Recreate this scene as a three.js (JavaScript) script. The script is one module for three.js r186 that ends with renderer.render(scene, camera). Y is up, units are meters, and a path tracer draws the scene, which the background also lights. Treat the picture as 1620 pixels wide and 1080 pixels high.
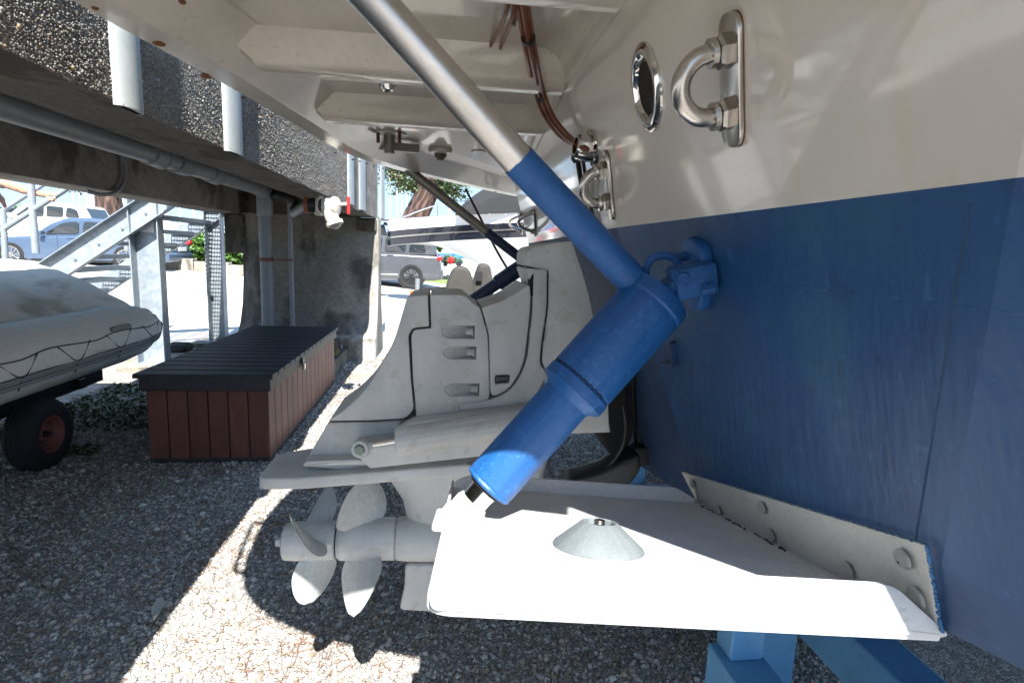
import * as THREE from 'three';
import { RoundedBoxGeometry } from 'three/addons/geometries/RoundedBoxGeometry.js';
import { mergeGeometries, mergeVertices, toCreasedNormals } from 'three/addons/utils/BufferGeometryUtils.js';
import { MarchingCubes } from 'three/addons/objects/MarchingCubes.js';

// ---------------------------------------------------------------- camera, sky, sun, exposure
const scene = new THREE.Scene();
const RAD = Math.PI / 180, CAMY = 1.4, FPX = 900;
const camera = new THREE.PerspectiveCamera(2 * Math.atan(540 / FPX) / RAD, 1620 / 1080, 0.05, 3000);
camera.rotation.order = 'YXZ';
camera.position.set(0, CAMY, 0);
camera.rotation.set(-9 * RAD, -7 * RAD, 2 * RAD);
camera.updateMatrixWorld(true);
const renderer = new THREE.WebGLRenderer({ antialias: true });
renderer.setSize(1024, 682);
renderer.toneMapping = THREE.LinearToneMapping;
renderer.toneMappingExposure = 3.5;
renderer.shadowMap.enabled = true;
const SUN = new THREE.Vector3(0.08, 1, 0.83).normalize();
{ // clear midday sky: pale haze at the horizon, bluer overhead, brighter round the sun
  const w = 512, h = 256, d = new Float32Array(w * h * 4), v = new THREE.Vector3();
  for (let j = 0; j < h; j++) for (let i = 0; i < w; i++) {
    const th = (j + .5) / h * Math.PI - Math.PI / 2, ph = ((i + .5) / w - .5) * Math.PI * 2;
    v.set(Math.cos(th) * Math.cos(ph), Math.sin(th), Math.cos(th) * Math.sin(ph));
    const e = Math.max(0, v.y), k = Math.pow(1 - e, 3.2), g = Math.max(0, v.dot(SUN)), glow = .10 * Math.pow(g, 6) + .35 * Math.pow(g, 60);
    const m = (j * w + i) * 4; const c = [.135 + .12 * k, .24 + .11 * k, .41 + .035 * k];
    for (let q = 0; q < 3; q++) d[m + q] = v.y < -.02 ? .09 : c[q] + glow * [1, .95, .86][q]; d[m + 3] = 1;
  }
  const t = new THREE.DataTexture(d, w, h, THREE.RGBAFormat, THREE.FloatType); t.mapping = THREE.EquirectangularReflectionMapping; t.magFilter = t.minFilter = THREE.LinearFilter; t.wrapS = THREE.RepeatWrapping; t.needsUpdate = true;
  scene.background = t; scene.environment = t;
}
const sun = new THREE.DirectionalLight(new THREE.Color(1, 0.97, 0.92), 5);
sun.name = 'sun'; sun.position.copy(SUN).multiplyScalar(40); sun.target.position.set(0, 0, -6);
sun.position.add(sun.target.position);
sun.castShadow = true; sun.shadow.mapSize.set(4096, 4096); sun.shadow.radius = 1;
Object.assign(sun.shadow.camera, { left: -30, right: 30, top: 30, bottom: -30, near: 1, far: 120 });
scene.add(sun, sun.target);

// ---------------------------------------------------------------- helpers
let seed = 12345;
const rnd = () => { seed = (seed * 1664525 + 1013904223) >>> 0; return seed / 4294967296; };
const rr = (a, b) => a + (b - a) * rnd();
const clamp = (x, a, b) => Math.min(b, Math.max(a, x)), mix = (a, b, t) => a + (b - a) * t;
const sstep = (a, b, x) => { const t = clamp((x - a) / (b - a), 0, 1); return t * t * (3 - 2 * t); };
const V = (x, y, z) => new THREE.Vector3(x, y, z);
// measured directions of the photograph turned into points on real planes of the place
const sight = (u, v) => V((u - 810) / FPX, (540 - v) / FPX, -1).applyQuaternion(camera.quaternion);
const onY = (u, v, y) => { const d = sight(u, v); return d.multiplyScalar((y - CAMY) / d.y).add(V(0, CAMY, 0)); };
const onX = (u, v, x) => { const d = sight(u, v); return d.multiplyScalar(x / d.x).add(V(0, CAMY, 0)); };
const onZ = (u, v, z) => { const d = sight(u, v); return d.multiplyScalar(z / d.z).add(V(0, CAMY, 0)); };
const onPlane = (u, v, p, n) => { const d = sight(u, v), o = V(0, CAMY, 0); const t = p.clone().sub(o).dot(n) / d.dot(n); return d.multiplyScalar(t).add(o); };

const used = new Map();
function numbered(n) { const k = used.get(n) || 0; used.set(n, k + 1); return k ? n + '_' + String(k).padStart(3, '0') : n; }
function thing(name, label, category, group, at = V(0, 0, 0)) {
  const g = new THREE.Group(); g.name = numbered(name); g.position.copy(at);
  g.userData = { label, category }; if (group) g.userData.group = group;
  scene.add(g); g.updateMatrixWorld(true); return g;
}
const wp = new THREE.Vector3();
function mesh(name, geo, mat, parent, label) {               // geo is in world coordinates; the parent may stand anywhere
  const m = new THREE.Mesh(geo, mat); m.name = name; m.castShadow = m.receiveShadow = true;
  let o = V(0, 0, 0); for (let p = parent; p && p !== scene; p = p.parent) o.add(p.position);
  m.position.copy(o).negate(); (parent || scene).add(m);
  if (label) m.userData.label = label;
  return m;
}
function struct(name, geo, mat) { const m = mesh(numbered(name), geo, mat, scene); m.userData = { kind: 'structure' }; return m; }
const merge = (a) => mergeGeometries(a.map(g => { const h = g.index ? g.toNonIndexed() : g; for (const k of Object.keys(h.attributes)) if (!['position', 'normal', 'uv'].includes(k)) h.deleteAttribute(k); return h; }));
function buv(geo, s = 1) {                                      // box-projected uv in metres
  const g = geo.index ? geo.toNonIndexed() : geo; const p = g.attributes.position, n = p.count, uv = new Float32Array(n * 2);
  for (let i = 0; i < n; i += 3) {
    const a = V().fromBufferAttribute(p, i), b = V().fromBufferAttribute(p, i + 1), c = V().fromBufferAttribute(p, i + 2);
    const nn = b.clone().sub(a).cross(c.clone().sub(a)); const ax = Math.abs(nn.x), ay = Math.abs(nn.y), az = Math.abs(nn.z);
    [a, b, c].forEach((q, k) => { let u, v; if (ay > ax && ay > az) { u = q.x; v = q.z; } else if (ax > az) { u = q.z; v = q.y; } else { u = q.x; v = q.y; } uv[(i + k) * 2] = u * s; uv[(i + k) * 2 + 1] = v * s; });
  }
  g.setAttribute('uv', new THREE.BufferAttribute(uv, 2)); return g;
}
function box(cx, cy, cz, sx, sy, sz, r = 0.004) { const g = new RoundedBoxGeometry(sx, sy, sz, 1, Math.min(r, sx * .45, sy * .45, sz * .45)); g.translate(cx, cy, cz); return g; }
function cyl(a, b, ra, rb = ra, seg = 24, open = false) {
  const d = b.clone().sub(a), g = new THREE.CylinderGeometry(rb, ra, d.length(), seg, 1, open);
  g.applyQuaternion(new THREE.Quaternion().setFromUnitVectors(V(0, 1, 0), d.clone().normalize())); g.translate(...a.clone().add(b).multiplyScalar(.5).toArray()); return g;
}
function lathe(pts, a, dir, seg = 32, crease = .6) {                         // pts [r, t] along dir from a
  let g = new THREE.LatheGeometry(pts.map(p => new THREE.Vector2(Math.max(p[0], 1e-4), p[1])), seg);
  g = toCreasedNormals(g, crease); g.applyQuaternion(new THREE.Quaternion().setFromUnitVectors(V(0, 1, 0), dir.clone().normalize())); g.translate(a.x, a.y, a.z); return g;
}
function tube(pts, r, seg = 40, rs = 10, tension = .5) {
  const c = new THREE.CatmullRomCurve3(pts, false, 'catmullrom', tension); const t = new THREE.TubeGeometry(c, seg, r, rs);
  const e = [pts[0], pts[pts.length - 1]].map(p => { const s = new THREE.SphereGeometry(r, rs, 6); s.translate(p.x, p.y, p.z); return s; });
  return merge([t, ...e]);
}
function bar(a, b, w, h, up = V(0, 1, 0), r = .004) {                    // box from a to b, w across, h along up
  const d = b.clone().sub(a), L = d.length(); const g = new RoundedBoxGeometry(w, h, L, 1, Math.min(r, w * .4, h * .4));
  const z = d.normalize(), x = up.clone().cross(z).normalize(), y = z.clone().cross(x);
  g.applyMatrix4(new THREE.Matrix4().makeBasis(x, y, z)); g.translate(...a.clone().add(b).multiplyScalar(.5).toArray()); return g;
}
const shapeOf = (pts, smooth) => { const s = new THREE.Shape(); if (smooth) { const c = new THREE.SplineCurve([...pts, pts[0]].map(p => new THREE.Vector2(p[0], p[1]))); s.setFromPoints(c.getPoints(pts.length * 6)); } else s.setFromPoints(pts.map(p => new THREE.Vector2(p[0], p[1]))); return s; };
function rounded(pts, r, n = 4) {                                            // polygon with rounded corners
  const out = [], N = pts.length;
  for (let i = 0; i < N; i++) {
    const p = pts[i], a = pts[(i + N - 1) % N], b = pts[(i + 1) % N]; const R = p[2] ?? r;
    const da = Math.hypot(a[0] - p[0], a[1] - p[1]), db = Math.hypot(b[0] - p[0], b[1] - p[1]), k = Math.min(R, da * .45, db * .45);
    const A = [p[0] + (a[0] - p[0]) * k / da, p[1] + (a[1] - p[1]) * k / da], B = [p[0] + (b[0] - p[0]) * k / db, p[1] + (b[1] - p[1]) * k / db];
    for (let j = 0; j <= n; j++) { const t = j / n, s = 1 - t; out.push([s * s * A[0] + 2 * s * t * p[0] + t * t * B[0], s * s * A[1] + 2 * s * t * p[1] + t * t * B[1]]); }
  }
  return out;
}
function extrudeXY(pts, z0, z1, bevel = .006, seg = 2) {                  // outline in x,y; from z0 back to z1 (< z0)
  const d = z0 - z1; const g = new THREE.ExtrudeGeometry(shapeOf(pts), { depth: Math.max(d - 2 * bevel, .0005), bevelEnabled: bevel > 0, bevelSize: bevel, bevelThickness: bevel, bevelOffset: -bevel, bevelSegments: seg, curveSegments: 6 });
  g.translate(0, 0, z1 + bevel); return toCreasedNormals(g, .7);
}
function surf(fn, nu, nv, closed = false) {                                 // grid surface, fn(s,t) -> Vector3
  const pos = [], uv = [], idx = [];
  for (let j = 0; j <= nv; j++) for (let i = 0; i <= nu; i++) { const p = fn(i / nu, j / nv); pos.push(p.x, p.y, p.z); uv.push(i / nu, j / nv); }
  for (let j = 0; j < nv; j++) for (let i = 0; i < nu; i++) { const a = j * (nu + 1) + i, b = a + 1, c = a + nu + 1, d = c + 1; idx.push(a, b, d, a, d, c); }
  const g = new THREE.BufferGeometry(); g.setAttribute('position', new THREE.Float32BufferAttribute(pos, 3)); g.setAttribute('uv', new THREE.Float32BufferAttribute(uv, 2)); g.setIndex(idx); g.computeVertexNormals(); return g;
}
// periodic value noise
function hash(x, y, s) { let h = (x * 374761393 + y * 668265263 + s * 974634777) | 0; h = Math.imul(h ^ (h >>> 13), 1274126177); h ^= h >>> 16; return (h >>> 0) / 4294967296; }
function vn(x, y, per, s) {
  const xi = Math.floor(x), yi = Math.floor(y), xf = x - xi, yf = y - yi, w = t => ((t % per) + per) % per;
  const u = xf * xf * (3 - 2 * xf), v = yf * yf * (3 - 2 * yf);
  return mix(mix(hash(w(xi), w(yi), s), hash(w(xi + 1), w(yi), s), u), mix(hash(w(xi), w(yi + 1), s), hash(w(xi + 1), w(yi + 1), s), u), v);
}
function fbm(u, v, f, o, s = 1) { let a = .5, t = 0, n = 0; for (let i = 0; i < o; i++) { t += a * vn(u * f, v * f, f, s + i * 17); n += a; a *= .55; f *= 2; } return t / n; }
function worley(u, v, f, s) {                                                  // distance to nearest point, and its id
  const x = u * f, y = v * f, xi = Math.floor(x), yi = Math.floor(y); let d = 9, d2 = 9, id = 0; const w = t => ((t % f) + f) % f;
  for (let j = -1; j <= 1; j++) for (let i = -1; i <= 1; i++) { const cx = w(xi + i), cy = w(yi + j); const px = xi + i + hash(cx, cy, s), py = yi + j + hash(cx, cy, s + 7); const q = Math.hypot(px - x, py - y); if (q < d) { d2 = d; d = q; id = hash(cx, cy, s + 13); } else if (q < d2) d2 = q; }
  return [d, d2, id];
}
function tex(w, h, fn, rep = 1, srgb = true) {
  const a = new Uint8Array(w * h * 4);
  for (let j = 0; j < h; j++) for (let i = 0; i < w; i++) { const c = fn(i / w, j / h), k = (j * w + i) * 4; const q = typeof c === 'number' ? [c, c, c] : c; for (let e = 0; e < 3; e++) a[k + e] = clamp(q[e], 0, 1) * 255; a[k + 3] = 255; }
  const t = new THREE.DataTexture(a, w, h); t.wrapS = t.wrapT = THREE.RepeatWrapping; t.magFilter = THREE.LinearFilter; t.minFilter = THREE.LinearMipmapLinearFilter; t.generateMipmaps = true;
  if (srgb) t.colorSpace = THREE.SRGBColorSpace; if (Array.isArray(rep)) t.repeat.set(...rep); else t.repeat.set(rep, rep); t.needsUpdate = true; return t;
}
const rep = (t, a, b = a) => { const c = t.clone(); c.repeat.set(a, b); c.needsUpdate = true; return c; };
const lerp3 = (a, b, t) => [mix(a[0], b[0], t), mix(a[1], b[1], t), mix(a[2], b[2], t)];
const std = (o) => new THREE.MeshStandardMaterial({ roughness: .6, ...o });
const phy = (o) => new THREE.MeshPhysicalMaterial({ roughness: .5, ...o });
const C = (r, g, b) => new THREE.Color().setRGB(r, g, b);

// ---------------------------------------------------------------- textures
const T = {};
T.mottle = tex(512, 512, (u, v) => { const a = fbm(u, v, 5, 5, 3), b = fbm(u, v, 60, 2, 9); const speck = b > .77 ? -.07 : 0; return .86 + .16 * a + .05 * (b - .5) + speck; });
T.bumpFine = tex(512, 512, (u, v) => .5 + .5 * (fbm(u, v, 40, 3, 21) - .5) + .4 * (fbm(u, v, 8, 3, 25) - .5), 1, false);
T.bumpBrush = tex(512, 512, (u, v) => .5 + .9 * (fbm(u, v * .25, 48, 3, 31) - .5) + .6 * (fbm(u * .5, v, 20, 3, 35) - .5), 1, false);
T.gravel = tex(1024, 1024, (u, v) => { const [d, d2, id] = worley(u, v, 64, 5), [e, e2, id2] = worley(u, v, 110, 15); const k = sstep(0, .22, d2 - d) * .6 + sstep(0, .2, e2 - e) * .4; const c = lerp3([.46, .445, .44], [.9, .87, .83], .25 + .5 * id + .25 * id2); const br = fbm(u, v, 6, 4, 77); const q = lerp3(c, [.5, .42, .34], sstep(.56, .72, br) * .5); return q.map(x => x * (.62 + .38 * k)); });
T.gravelB = tex(1024, 1024, (u, v) => { const [d, d2] = worley(u, v, 64, 5), [e, e2] = worley(u, v, 110, 15); return .6 * sstep(0, .5, d2 - d) + .4 * sstep(0, .5, e2 - e); }, 1, false);
T.agg = tex(1024, 1024, (u, v) => { const [d, d2, id] = worley(u, v, 90, 45), [e, e2, id2] = worley(u, v, 50, 46); const k = sstep(.02, .25, d2 - d); let c = lerp3([.4, .38, .36], [.74, .71, .67], id * .9 + .1); if (id2 > .93) c = lerp3(c, [.75, .6, .42], .5); const st = fbm(u, v, 5, 5, 47); c = lerp3([.36, .34, .31], c, k); return c.map(x => x * (.72 + .5 * st)); });
T.aggB = tex(1024, 1024, (u, v) => { const [d, d2, id] = worley(u, v, 90, 45); return sstep(.02, .5, d2 - d) * (.5 + .5 * id); }, 1, false);
T.conc = tex(1024, 1024, (u, v) => { const a = fbm(u, v, 4, 6, 51), b = fbm(u, v, 90, 2, 52), st = fbm(u, v * .3, 14, 4, 53), bl = fbm(u, v, 7, 5, 54); let c = lerp3([.40, .385, .36], [.66, .64, .60], a * .7 + st * .3); c = lerp3(c, [.2, .19, .18], sstep(.47, .68, bl * .6 + st * .4) * .62); c = lerp3(c, [.78, .78, .77], sstep(.56, .7, fbm(u, v * .4, 6, 4, 57)) * .5); return c.map(x => x * (.88 + .24 * b)); });
T.wood = tex(512, 512, (u, v) => { const g = fbm(u, v * .08, 60, 3, 61), h = fbm(u, v * .3, 10, 4, 62); return .74 + .22 * g + .18 * (h - .5); });
T.asph = tex(1024, 1024, (u, v) => { const a = fbm(u, v, 5, 5, 71), b = fbm(u, v, 200, 2, 72); return .78 + .2 * a + .18 * (b - .5); });
T.blue = tex(1024, 1024, (u, v) => { const a = fbm(u * 1, v * .35, 9, 5, 81), b = fbm(u, v, 30, 4, 82), s = fbm(u, v, 6, 4, 83), rub = fbm(u, v, 90, 2, 85); let c = lerp3([.045, .205, .365], [.09, .275, .45], a); c = lerp3(c, [.2, .33, .44], sstep(.5, .74, s) * .6 * (.25 + b)); c = lerp3(c, [.035, .16, .3], sstep(.62, .7, b) * .25); if (rub > .83) c = lerp3(c, [.3, .45, .62], .25); return c; });
T.bluePaint = tex(512, 512, (u, v) => { const a = fbm(u, v, 6, 5, 91), b = fbm(u, v, 50, 3, 92); let c = lerp3([.06, .28, .5], [.12, .36, .6], a); if (b > .73) c = lerp3(c, [.34, .5, .75], .3); return c; });
T.canvas = tex(512, 512, (u, v) => { const a = fbm(u, v, 4, 6, 101), w = .012 * (fbm(u, v, 128, 1, 104) - .5); const st = fbm(u, v, 9, 5, 103); return lerp3([.60, .59, .56], [.86, .85, .83], a * .6 + .4).map((x, i) => x + w - .16 * sstep(.55, .7, st) * [1, 1.05, 1.2][i]); });
T.steel = tex(512, 512, (u, v) => { const [, , id] = worley(u, v, 16, 111), [, , i2] = worley(u, v, 30, 112), a = fbm(u, v, 5, 4, 113); return lerp3([.56, .6, .63], [.76, .79, .81], .35 * id + .25 * i2 + .4 * a); });
T.gel = tex(1024, 1024, (u, v) => { const a = fbm(u, v, 3, 5, 121), ru = fbm(u, v * .15, 16, 4, 122); let c = lerp3([.80, .775, .74], [.86, .84, .81], a); c = lerp3(c, [.78, .68, .5], sstep(.66, .78, ru) * .14); return c; });
T.bark = tex(256, 512, (u, v) => { const k = fbm(u, v * .3, 18, 4, 131), q = fbm(u, v, 10, 4, 132); return lerp3([.2, .165, .155], [.52, .44, .41], sstep(.38, .66, k) * .7 + q * .3); });
T.worn = tex(1024, 1024, (u, v) => { const a = fbm(u, v, 5, 5, 203), b = fbm(u, v, 110, 2, 209), r = fbm(u, v, 18, 4, 205), s = fbm(u, v * .2, 22, 3, 207); let q = .84 + .16 * a + .05 * (s - .5); let c = [q, q, q * .995]; c = lerp3(c, [.7, .66, .58], sstep(.64, .76, r) * .22); if (b > .925) c = [.25, .24, .22]; return c; });
T.grille = tex(128, 128, (u, v) => .5 + .5 * Math.sin(u * 60), 1, false);

// ---------------------------------------------------------------- materials
const M = {
  gel: phy({ color: C(.86, .85, .83), map: rep(T.gel, .8), roughness: .32, clearcoat: .8, clearcoatRoughness: .06, bumpMap: rep(T.bumpFine, .9), bumpScale: .0012 }),
  plat: phy({ color: C(.64, .58, .5), roughness: .38, clearcoat: .6, clearcoatRoughness: .08, map: rep(T.mottle, 1.1) }),
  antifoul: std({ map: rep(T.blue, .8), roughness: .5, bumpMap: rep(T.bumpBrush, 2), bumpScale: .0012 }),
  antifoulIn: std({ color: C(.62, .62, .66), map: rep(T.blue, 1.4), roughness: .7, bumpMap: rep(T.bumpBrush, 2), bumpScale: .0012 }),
  cylBlue: std({ map: rep(T.bluePaint, 2.5), roughness: .5, bumpMap: rep(T.bumpFine, 3.5), bumpScale: .0012 }),
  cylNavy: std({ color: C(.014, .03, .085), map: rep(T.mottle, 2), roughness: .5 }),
  bluePatch: std({ color: C(.02, .05, .16), roughness: .5, map: rep(T.mottle, 3) }),
  tab: std({ color: C(.76, .76, .755), map: rep(T.mottle, 1.6), roughness: .48, bumpMap: rep(T.bumpFine, 2.2), bumpScale: .0012 }),
  tabBracket: std({ color: C(.54, .54, .5), map: rep(T.mottle, 2), roughness: .5, bumpMap: rep(T.bumpFine, 2.4), bumpScale: .0016 }),
  zinc: std({ color: C(.145, .168, .178), map: rep(T.mottle, 6), roughness: .75, metalness: .15, bumpMap: rep(T.bumpFine, 8), bumpScale: .001 }),
  drive: std({ color: C(.545, .555, .555), map: rep(T.worn, 1.8), roughness: .52, bumpMap: rep(T.bumpFine, 4), bumpScale: .0007 }),
  driveDark: std({ color: C(.1, .1, .1), roughness: .7, map: rep(T.mottle, 4) }),
  seam: std({ color: C(.012, .012, .014), roughness: .85, map: rep(T.mottle, 6) }),
  prop: std({ color: C(.53, .545, .545), map: rep(T.worn, 3), roughness: .42 }),
  chrome: std({ color: C(.78, .76, .73), metalness: 1, roughness: .09, map: rep(T.mottle, 5) }),
  inox: std({ color: C(.6, .57, .53), metalness: 1, roughness: .24, map: rep(T.mottle, 5) }),
  alu: std({ color: C(.66, .645, .63), metalness: 1, roughness: .3, map: rep(T.mottle, 2), bumpMap: rep(T.bumpFine, 5), bumpScale: .0002 }),
  dull: std({ color: C(.3, .28, .25), metalness: .8, roughness: .5, map: rep(T.mottle, 4) }),
  rust: std({ color: C(.13, .055, .025), roughness: .9, map: rep(T.mottle, 9) }),
  black: std({ color: C(.012, .012, .013), roughness: .45, map: rep(T.mottle, 3) }),
  rubber: std({ color: C(.02, .02, .021), roughness: .8, map: rep(T.mottle, 5), bumpMap: rep(T.bumpFine, 6), bumpScale: .002 }),
  hose: std({ color: C(.16, .05, .022), roughness: .42, map: rep(T.mottle, 6) }),
  strip: std({ color: C(.5, .44, .36), roughness: .7, map: rep(T.conc, 5) }),
  hole: std({ color: C(.01, .008, .006), roughness: .9 }),
  agg: std({ map: rep(T.agg, 1.9), roughness: .92, bumpMap: rep(T.aggB, 1.7), bumpScale: .005 }),
  conc: std({ color: C(.78, .785, .79), map: rep(T.conc, .42), roughness: .93, bumpMap: rep(T.bumpFine, 1.6), bumpScale: .006 }),
  concDark: std({ color: C(.34, .33, .3), map: rep(T.conc, .8), roughness: .95, bumpMap: rep(T.conc, .8), bumpScale: .03 }),
  concLight: std({ color: C(1, .98, .92), map: rep(T.conc, .55), roughness: .93, bumpMap: rep(T.bumpFine, 2), bumpScale: .005 }),
  pvc: std({ color: C(.25, .26, .27), map: rep(T.mottle, 2), roughness: .5 }),
  pvcPale: std({ color: C(.33, .36, .365), map: rep(T.mottle, 2), roughness: .55 }),
  pvcLight: std({ color: C(.2, .22, .24), map: rep(T.mottle, 2), roughness: .55 }),
  pvcBlack: std({ color: C(.025, .027, .03), map: rep(T.mottle, 2), roughness: .5 }),
  cream: std({ color: C(.62, .6, .52), roughness: .5, map: rep(T.mottle, 3) }),
  red: std({ color: C(.55, .02, .02), roughness: .45 }),
  steel: std({ color: C(.74, .76, .78), map: rep(T.steel, 1.3), roughness: .5, metalness: .45 }),
  steelDark: std({ color: C(.35, .36, .37), map: rep(T.steel, 2), roughness: .6, metalness: .4 }),
  boxLid: std({ color: C(.034, .032, .035), map: rep(T.wood, 2), roughness: .55, bumpMap: rep(T.wood, 2), bumpScale: .001 }),
  boxTrim: std({ color: C(.125, .1, .085), map: rep(T.wood, 2), roughness: .6 }),
  boxPlank: [0, 1, 2].map(i => std({ color: C(.15 + i * .02, .046 + i * .007, .033 + i * .004), map: rep(T.wood, 1.6 + i * .3), roughness: .55, bumpMap: rep(T.wood, 2), bumpScale: .0015 })),
  canvas: std({ color: C(1, .985, .95), map: rep(T.canvas, .9), roughness: .88, side: THREE.DoubleSide, bumpMap: rep(T.bumpFine, 1.2), bumpScale: .006 }),
  tubeGrey: std({ color: C(.55, .55, .53), map: rep(T.mottle, 1.5), roughness: .6 }),
  tubeBand: std({ color: C(.2, .2, .195), map: rep(T.mottle, 3), roughness: .7 }),
  cord: std({ color: C(.03, .026, .022), roughness: .85 }),
  tyre: std({ color: C(.014, .014, .015), roughness: .85, map: rep(T.mottle, 4) }),
  rimRed: std({ color: C(.22, .075, .06), roughness: .6, map: rep(T.mottle, 4) }),
  cradleA: std({ color: C(.1, .29, .52), roughness: .45, map: rep(T.mottle, 2) }),
  asph: std({ color: C(.5, .485, .455), map: rep(T.asph, .25), roughness: .93, bumpMap: rep(T.asph, 1), bumpScale: .003 }),
  ground: std({ map: rep(T.gravel, .9), roughness: .95, bumpMap: rep(T.gravelB, .9), bumpScale: .01 }),
  stone: std({ color: C(.6, .585, .56), roughness: .85 }),
  needle: std({ color: C(.2, .1, .055), roughness: .9 }),
  leafA: std({ color: C(.055, .125, .018), roughness: .55, side: THREE.DoubleSide, vertexColors: true }),
  leafPine: std({ color: C(.045, .075, .028), roughness: .7, side: THREE.DoubleSide, vertexColors: true }),
  bark: std({ color: C(.6, .5, .45), map: rep(T.bark, 1, 1), roughness: .95, bumpMap: rep(T.bark, 1, 1), bumpScale: .02 }),
  whiteGloss: phy({ color: C(.8, .8, .8), roughness: .3, clearcoat: .7, map: rep(T.mottle, .5) }),
  navyGloss: phy({ color: C(.008, .01, .018), roughness: .2, clearcoat: 1, map: rep(T.mottle, .5) }),
  blackCanvas: std({ color: C(.028, .03, .036), roughness: .9, map: rep(T.canvas, 1), bumpMap: rep(T.bumpFine, 1), bumpScale: .01 }),
  skin: std({ color: C(.36, .19, .125), roughness: .6 }),
  shirt: std({ color: C(.75, .75, .78), roughness: .9, map: rep(T.canvas, 3) }),
  trousers: std({ color: C(.05, .06, .1), roughness: .9, map: rep(T.canvas, 3) }),
  rimDark: std({ color: C(.03, .03, .032), roughness: .4, metalness: .5 }),
  glass: phy({ color: C(.02, .025, .03), roughness: .05, clearcoat: 1 }),
  beige: std({ color: C(.04, .036, .032), roughness: .75, map: rep(T.mottle, 2) }),
};

// ================================================================ THE GROUND
const gh = (x, z) => Math.min(.75, .0078 * clamp(-z - 7.6, 0, 14) * clamp(-x, 0, 13)) ;
{
  const xs = [], zs = []; for (let x = -400; x < -30; x += 30) xs.push(x); for (let x = -30; x <= 30; x += 1) xs.push(x); for (let x = 60; x <= 400; x += 30) xs.push(x);
  for (let z = 60; z > 4; z -= 8) zs.push(z); for (let z = 4; z >= -40; z -= 1) zs.push(z); for (let z = -60; z >= -900; z -= 40) zs.push(z);
  const grid = (xs, zs, dy) => { const pos = [], uv = [], idx = [], w = xs.length; for (const z of zs) for (const x of xs) { pos.push(x, gh(x, z) + dy, z); uv.push(x, z); } for (let j = 0; j < zs.length - 1; j++) for (let i = 0; i < w - 1; i++) { const a = j * w + i; idx.push(a, a + 1, a + w, a + 1, a + w + 1, a + w); } const g = new THREE.BufferGeometry(); g.setAttribute('position', new THREE.Float32BufferAttribute(pos, 3)); g.setAttribute('uv', new THREE.Float32BufferAttribute(uv, 2)); g.setIndex(idx); g.computeVertexNormals(); return g; };
  struct('ground', grid(xs, zs, 0), M.ground);
  struct('car_park', grid(xs.filter(x => x > -60 && x < 60), zs.filter(z => z <= -8 && z >= -70), .006), M.asph);
  const grass = grid([-2, 0, 2, 4, 6, 8, 10], [-23, -25, -27, -30], .014);
  struct('grass_verge', grass, std({ color: C(.16, .2, .05), map: rep(T.mottle, 1), roughness: .95 }));
  const grassL = grid([-24, -22, -20, -18], [-19, -21, -23, -25], .014);
  struct('grass_verge', grassL, std({ color: C(.2, .24, .07), map: rep(T.mottle, 1), roughness: .95 }));
}
// pebbles lying on the yard, and the brown pine needles blown among them
function weeds() { const g = leaves(3200, () => { const k = rnd(), x = rr(-3.1, -1.95), z = rr(-5.7, -3.75); if (fbm(x * .3 + 5, z * .3 + 9, 8, 3, 301) < .47) return null; return V(x, gh(x, z) + .012 + .018 * k, z); }, .014, .04); const m = mesh('low_weeds', g, std({ color: C(.035, .055, .018), roughness: .9, side: THREE.DoubleSide, vertexColors: true }), scene); m.userData = { kind: 'stuff', label: 'low dark green weeds between the stones near the trailer wheel', category: 'weeds' }; }
function pebbleGeo() { const g = new THREE.IcosahedronGeometry(1, 1); const p = g.attributes.position; for (let i = 0; i < p.count; i++) { const v = V().fromBufferAttribute(p, i); const k = 1 + .22 * Math.sin(v.x * 3.1 + v.y * 2.3) * Math.cos(v.z * 2.7 + v.x); p.setXYZ(i, v.x * k, v.y * k * .72, v.z * k * .86); } const m = mergeVertices(g.deleteAttribute('uv') && g.deleteAttribute('normal') ? g : g); m.computeVertexNormals(); return m; }
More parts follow.
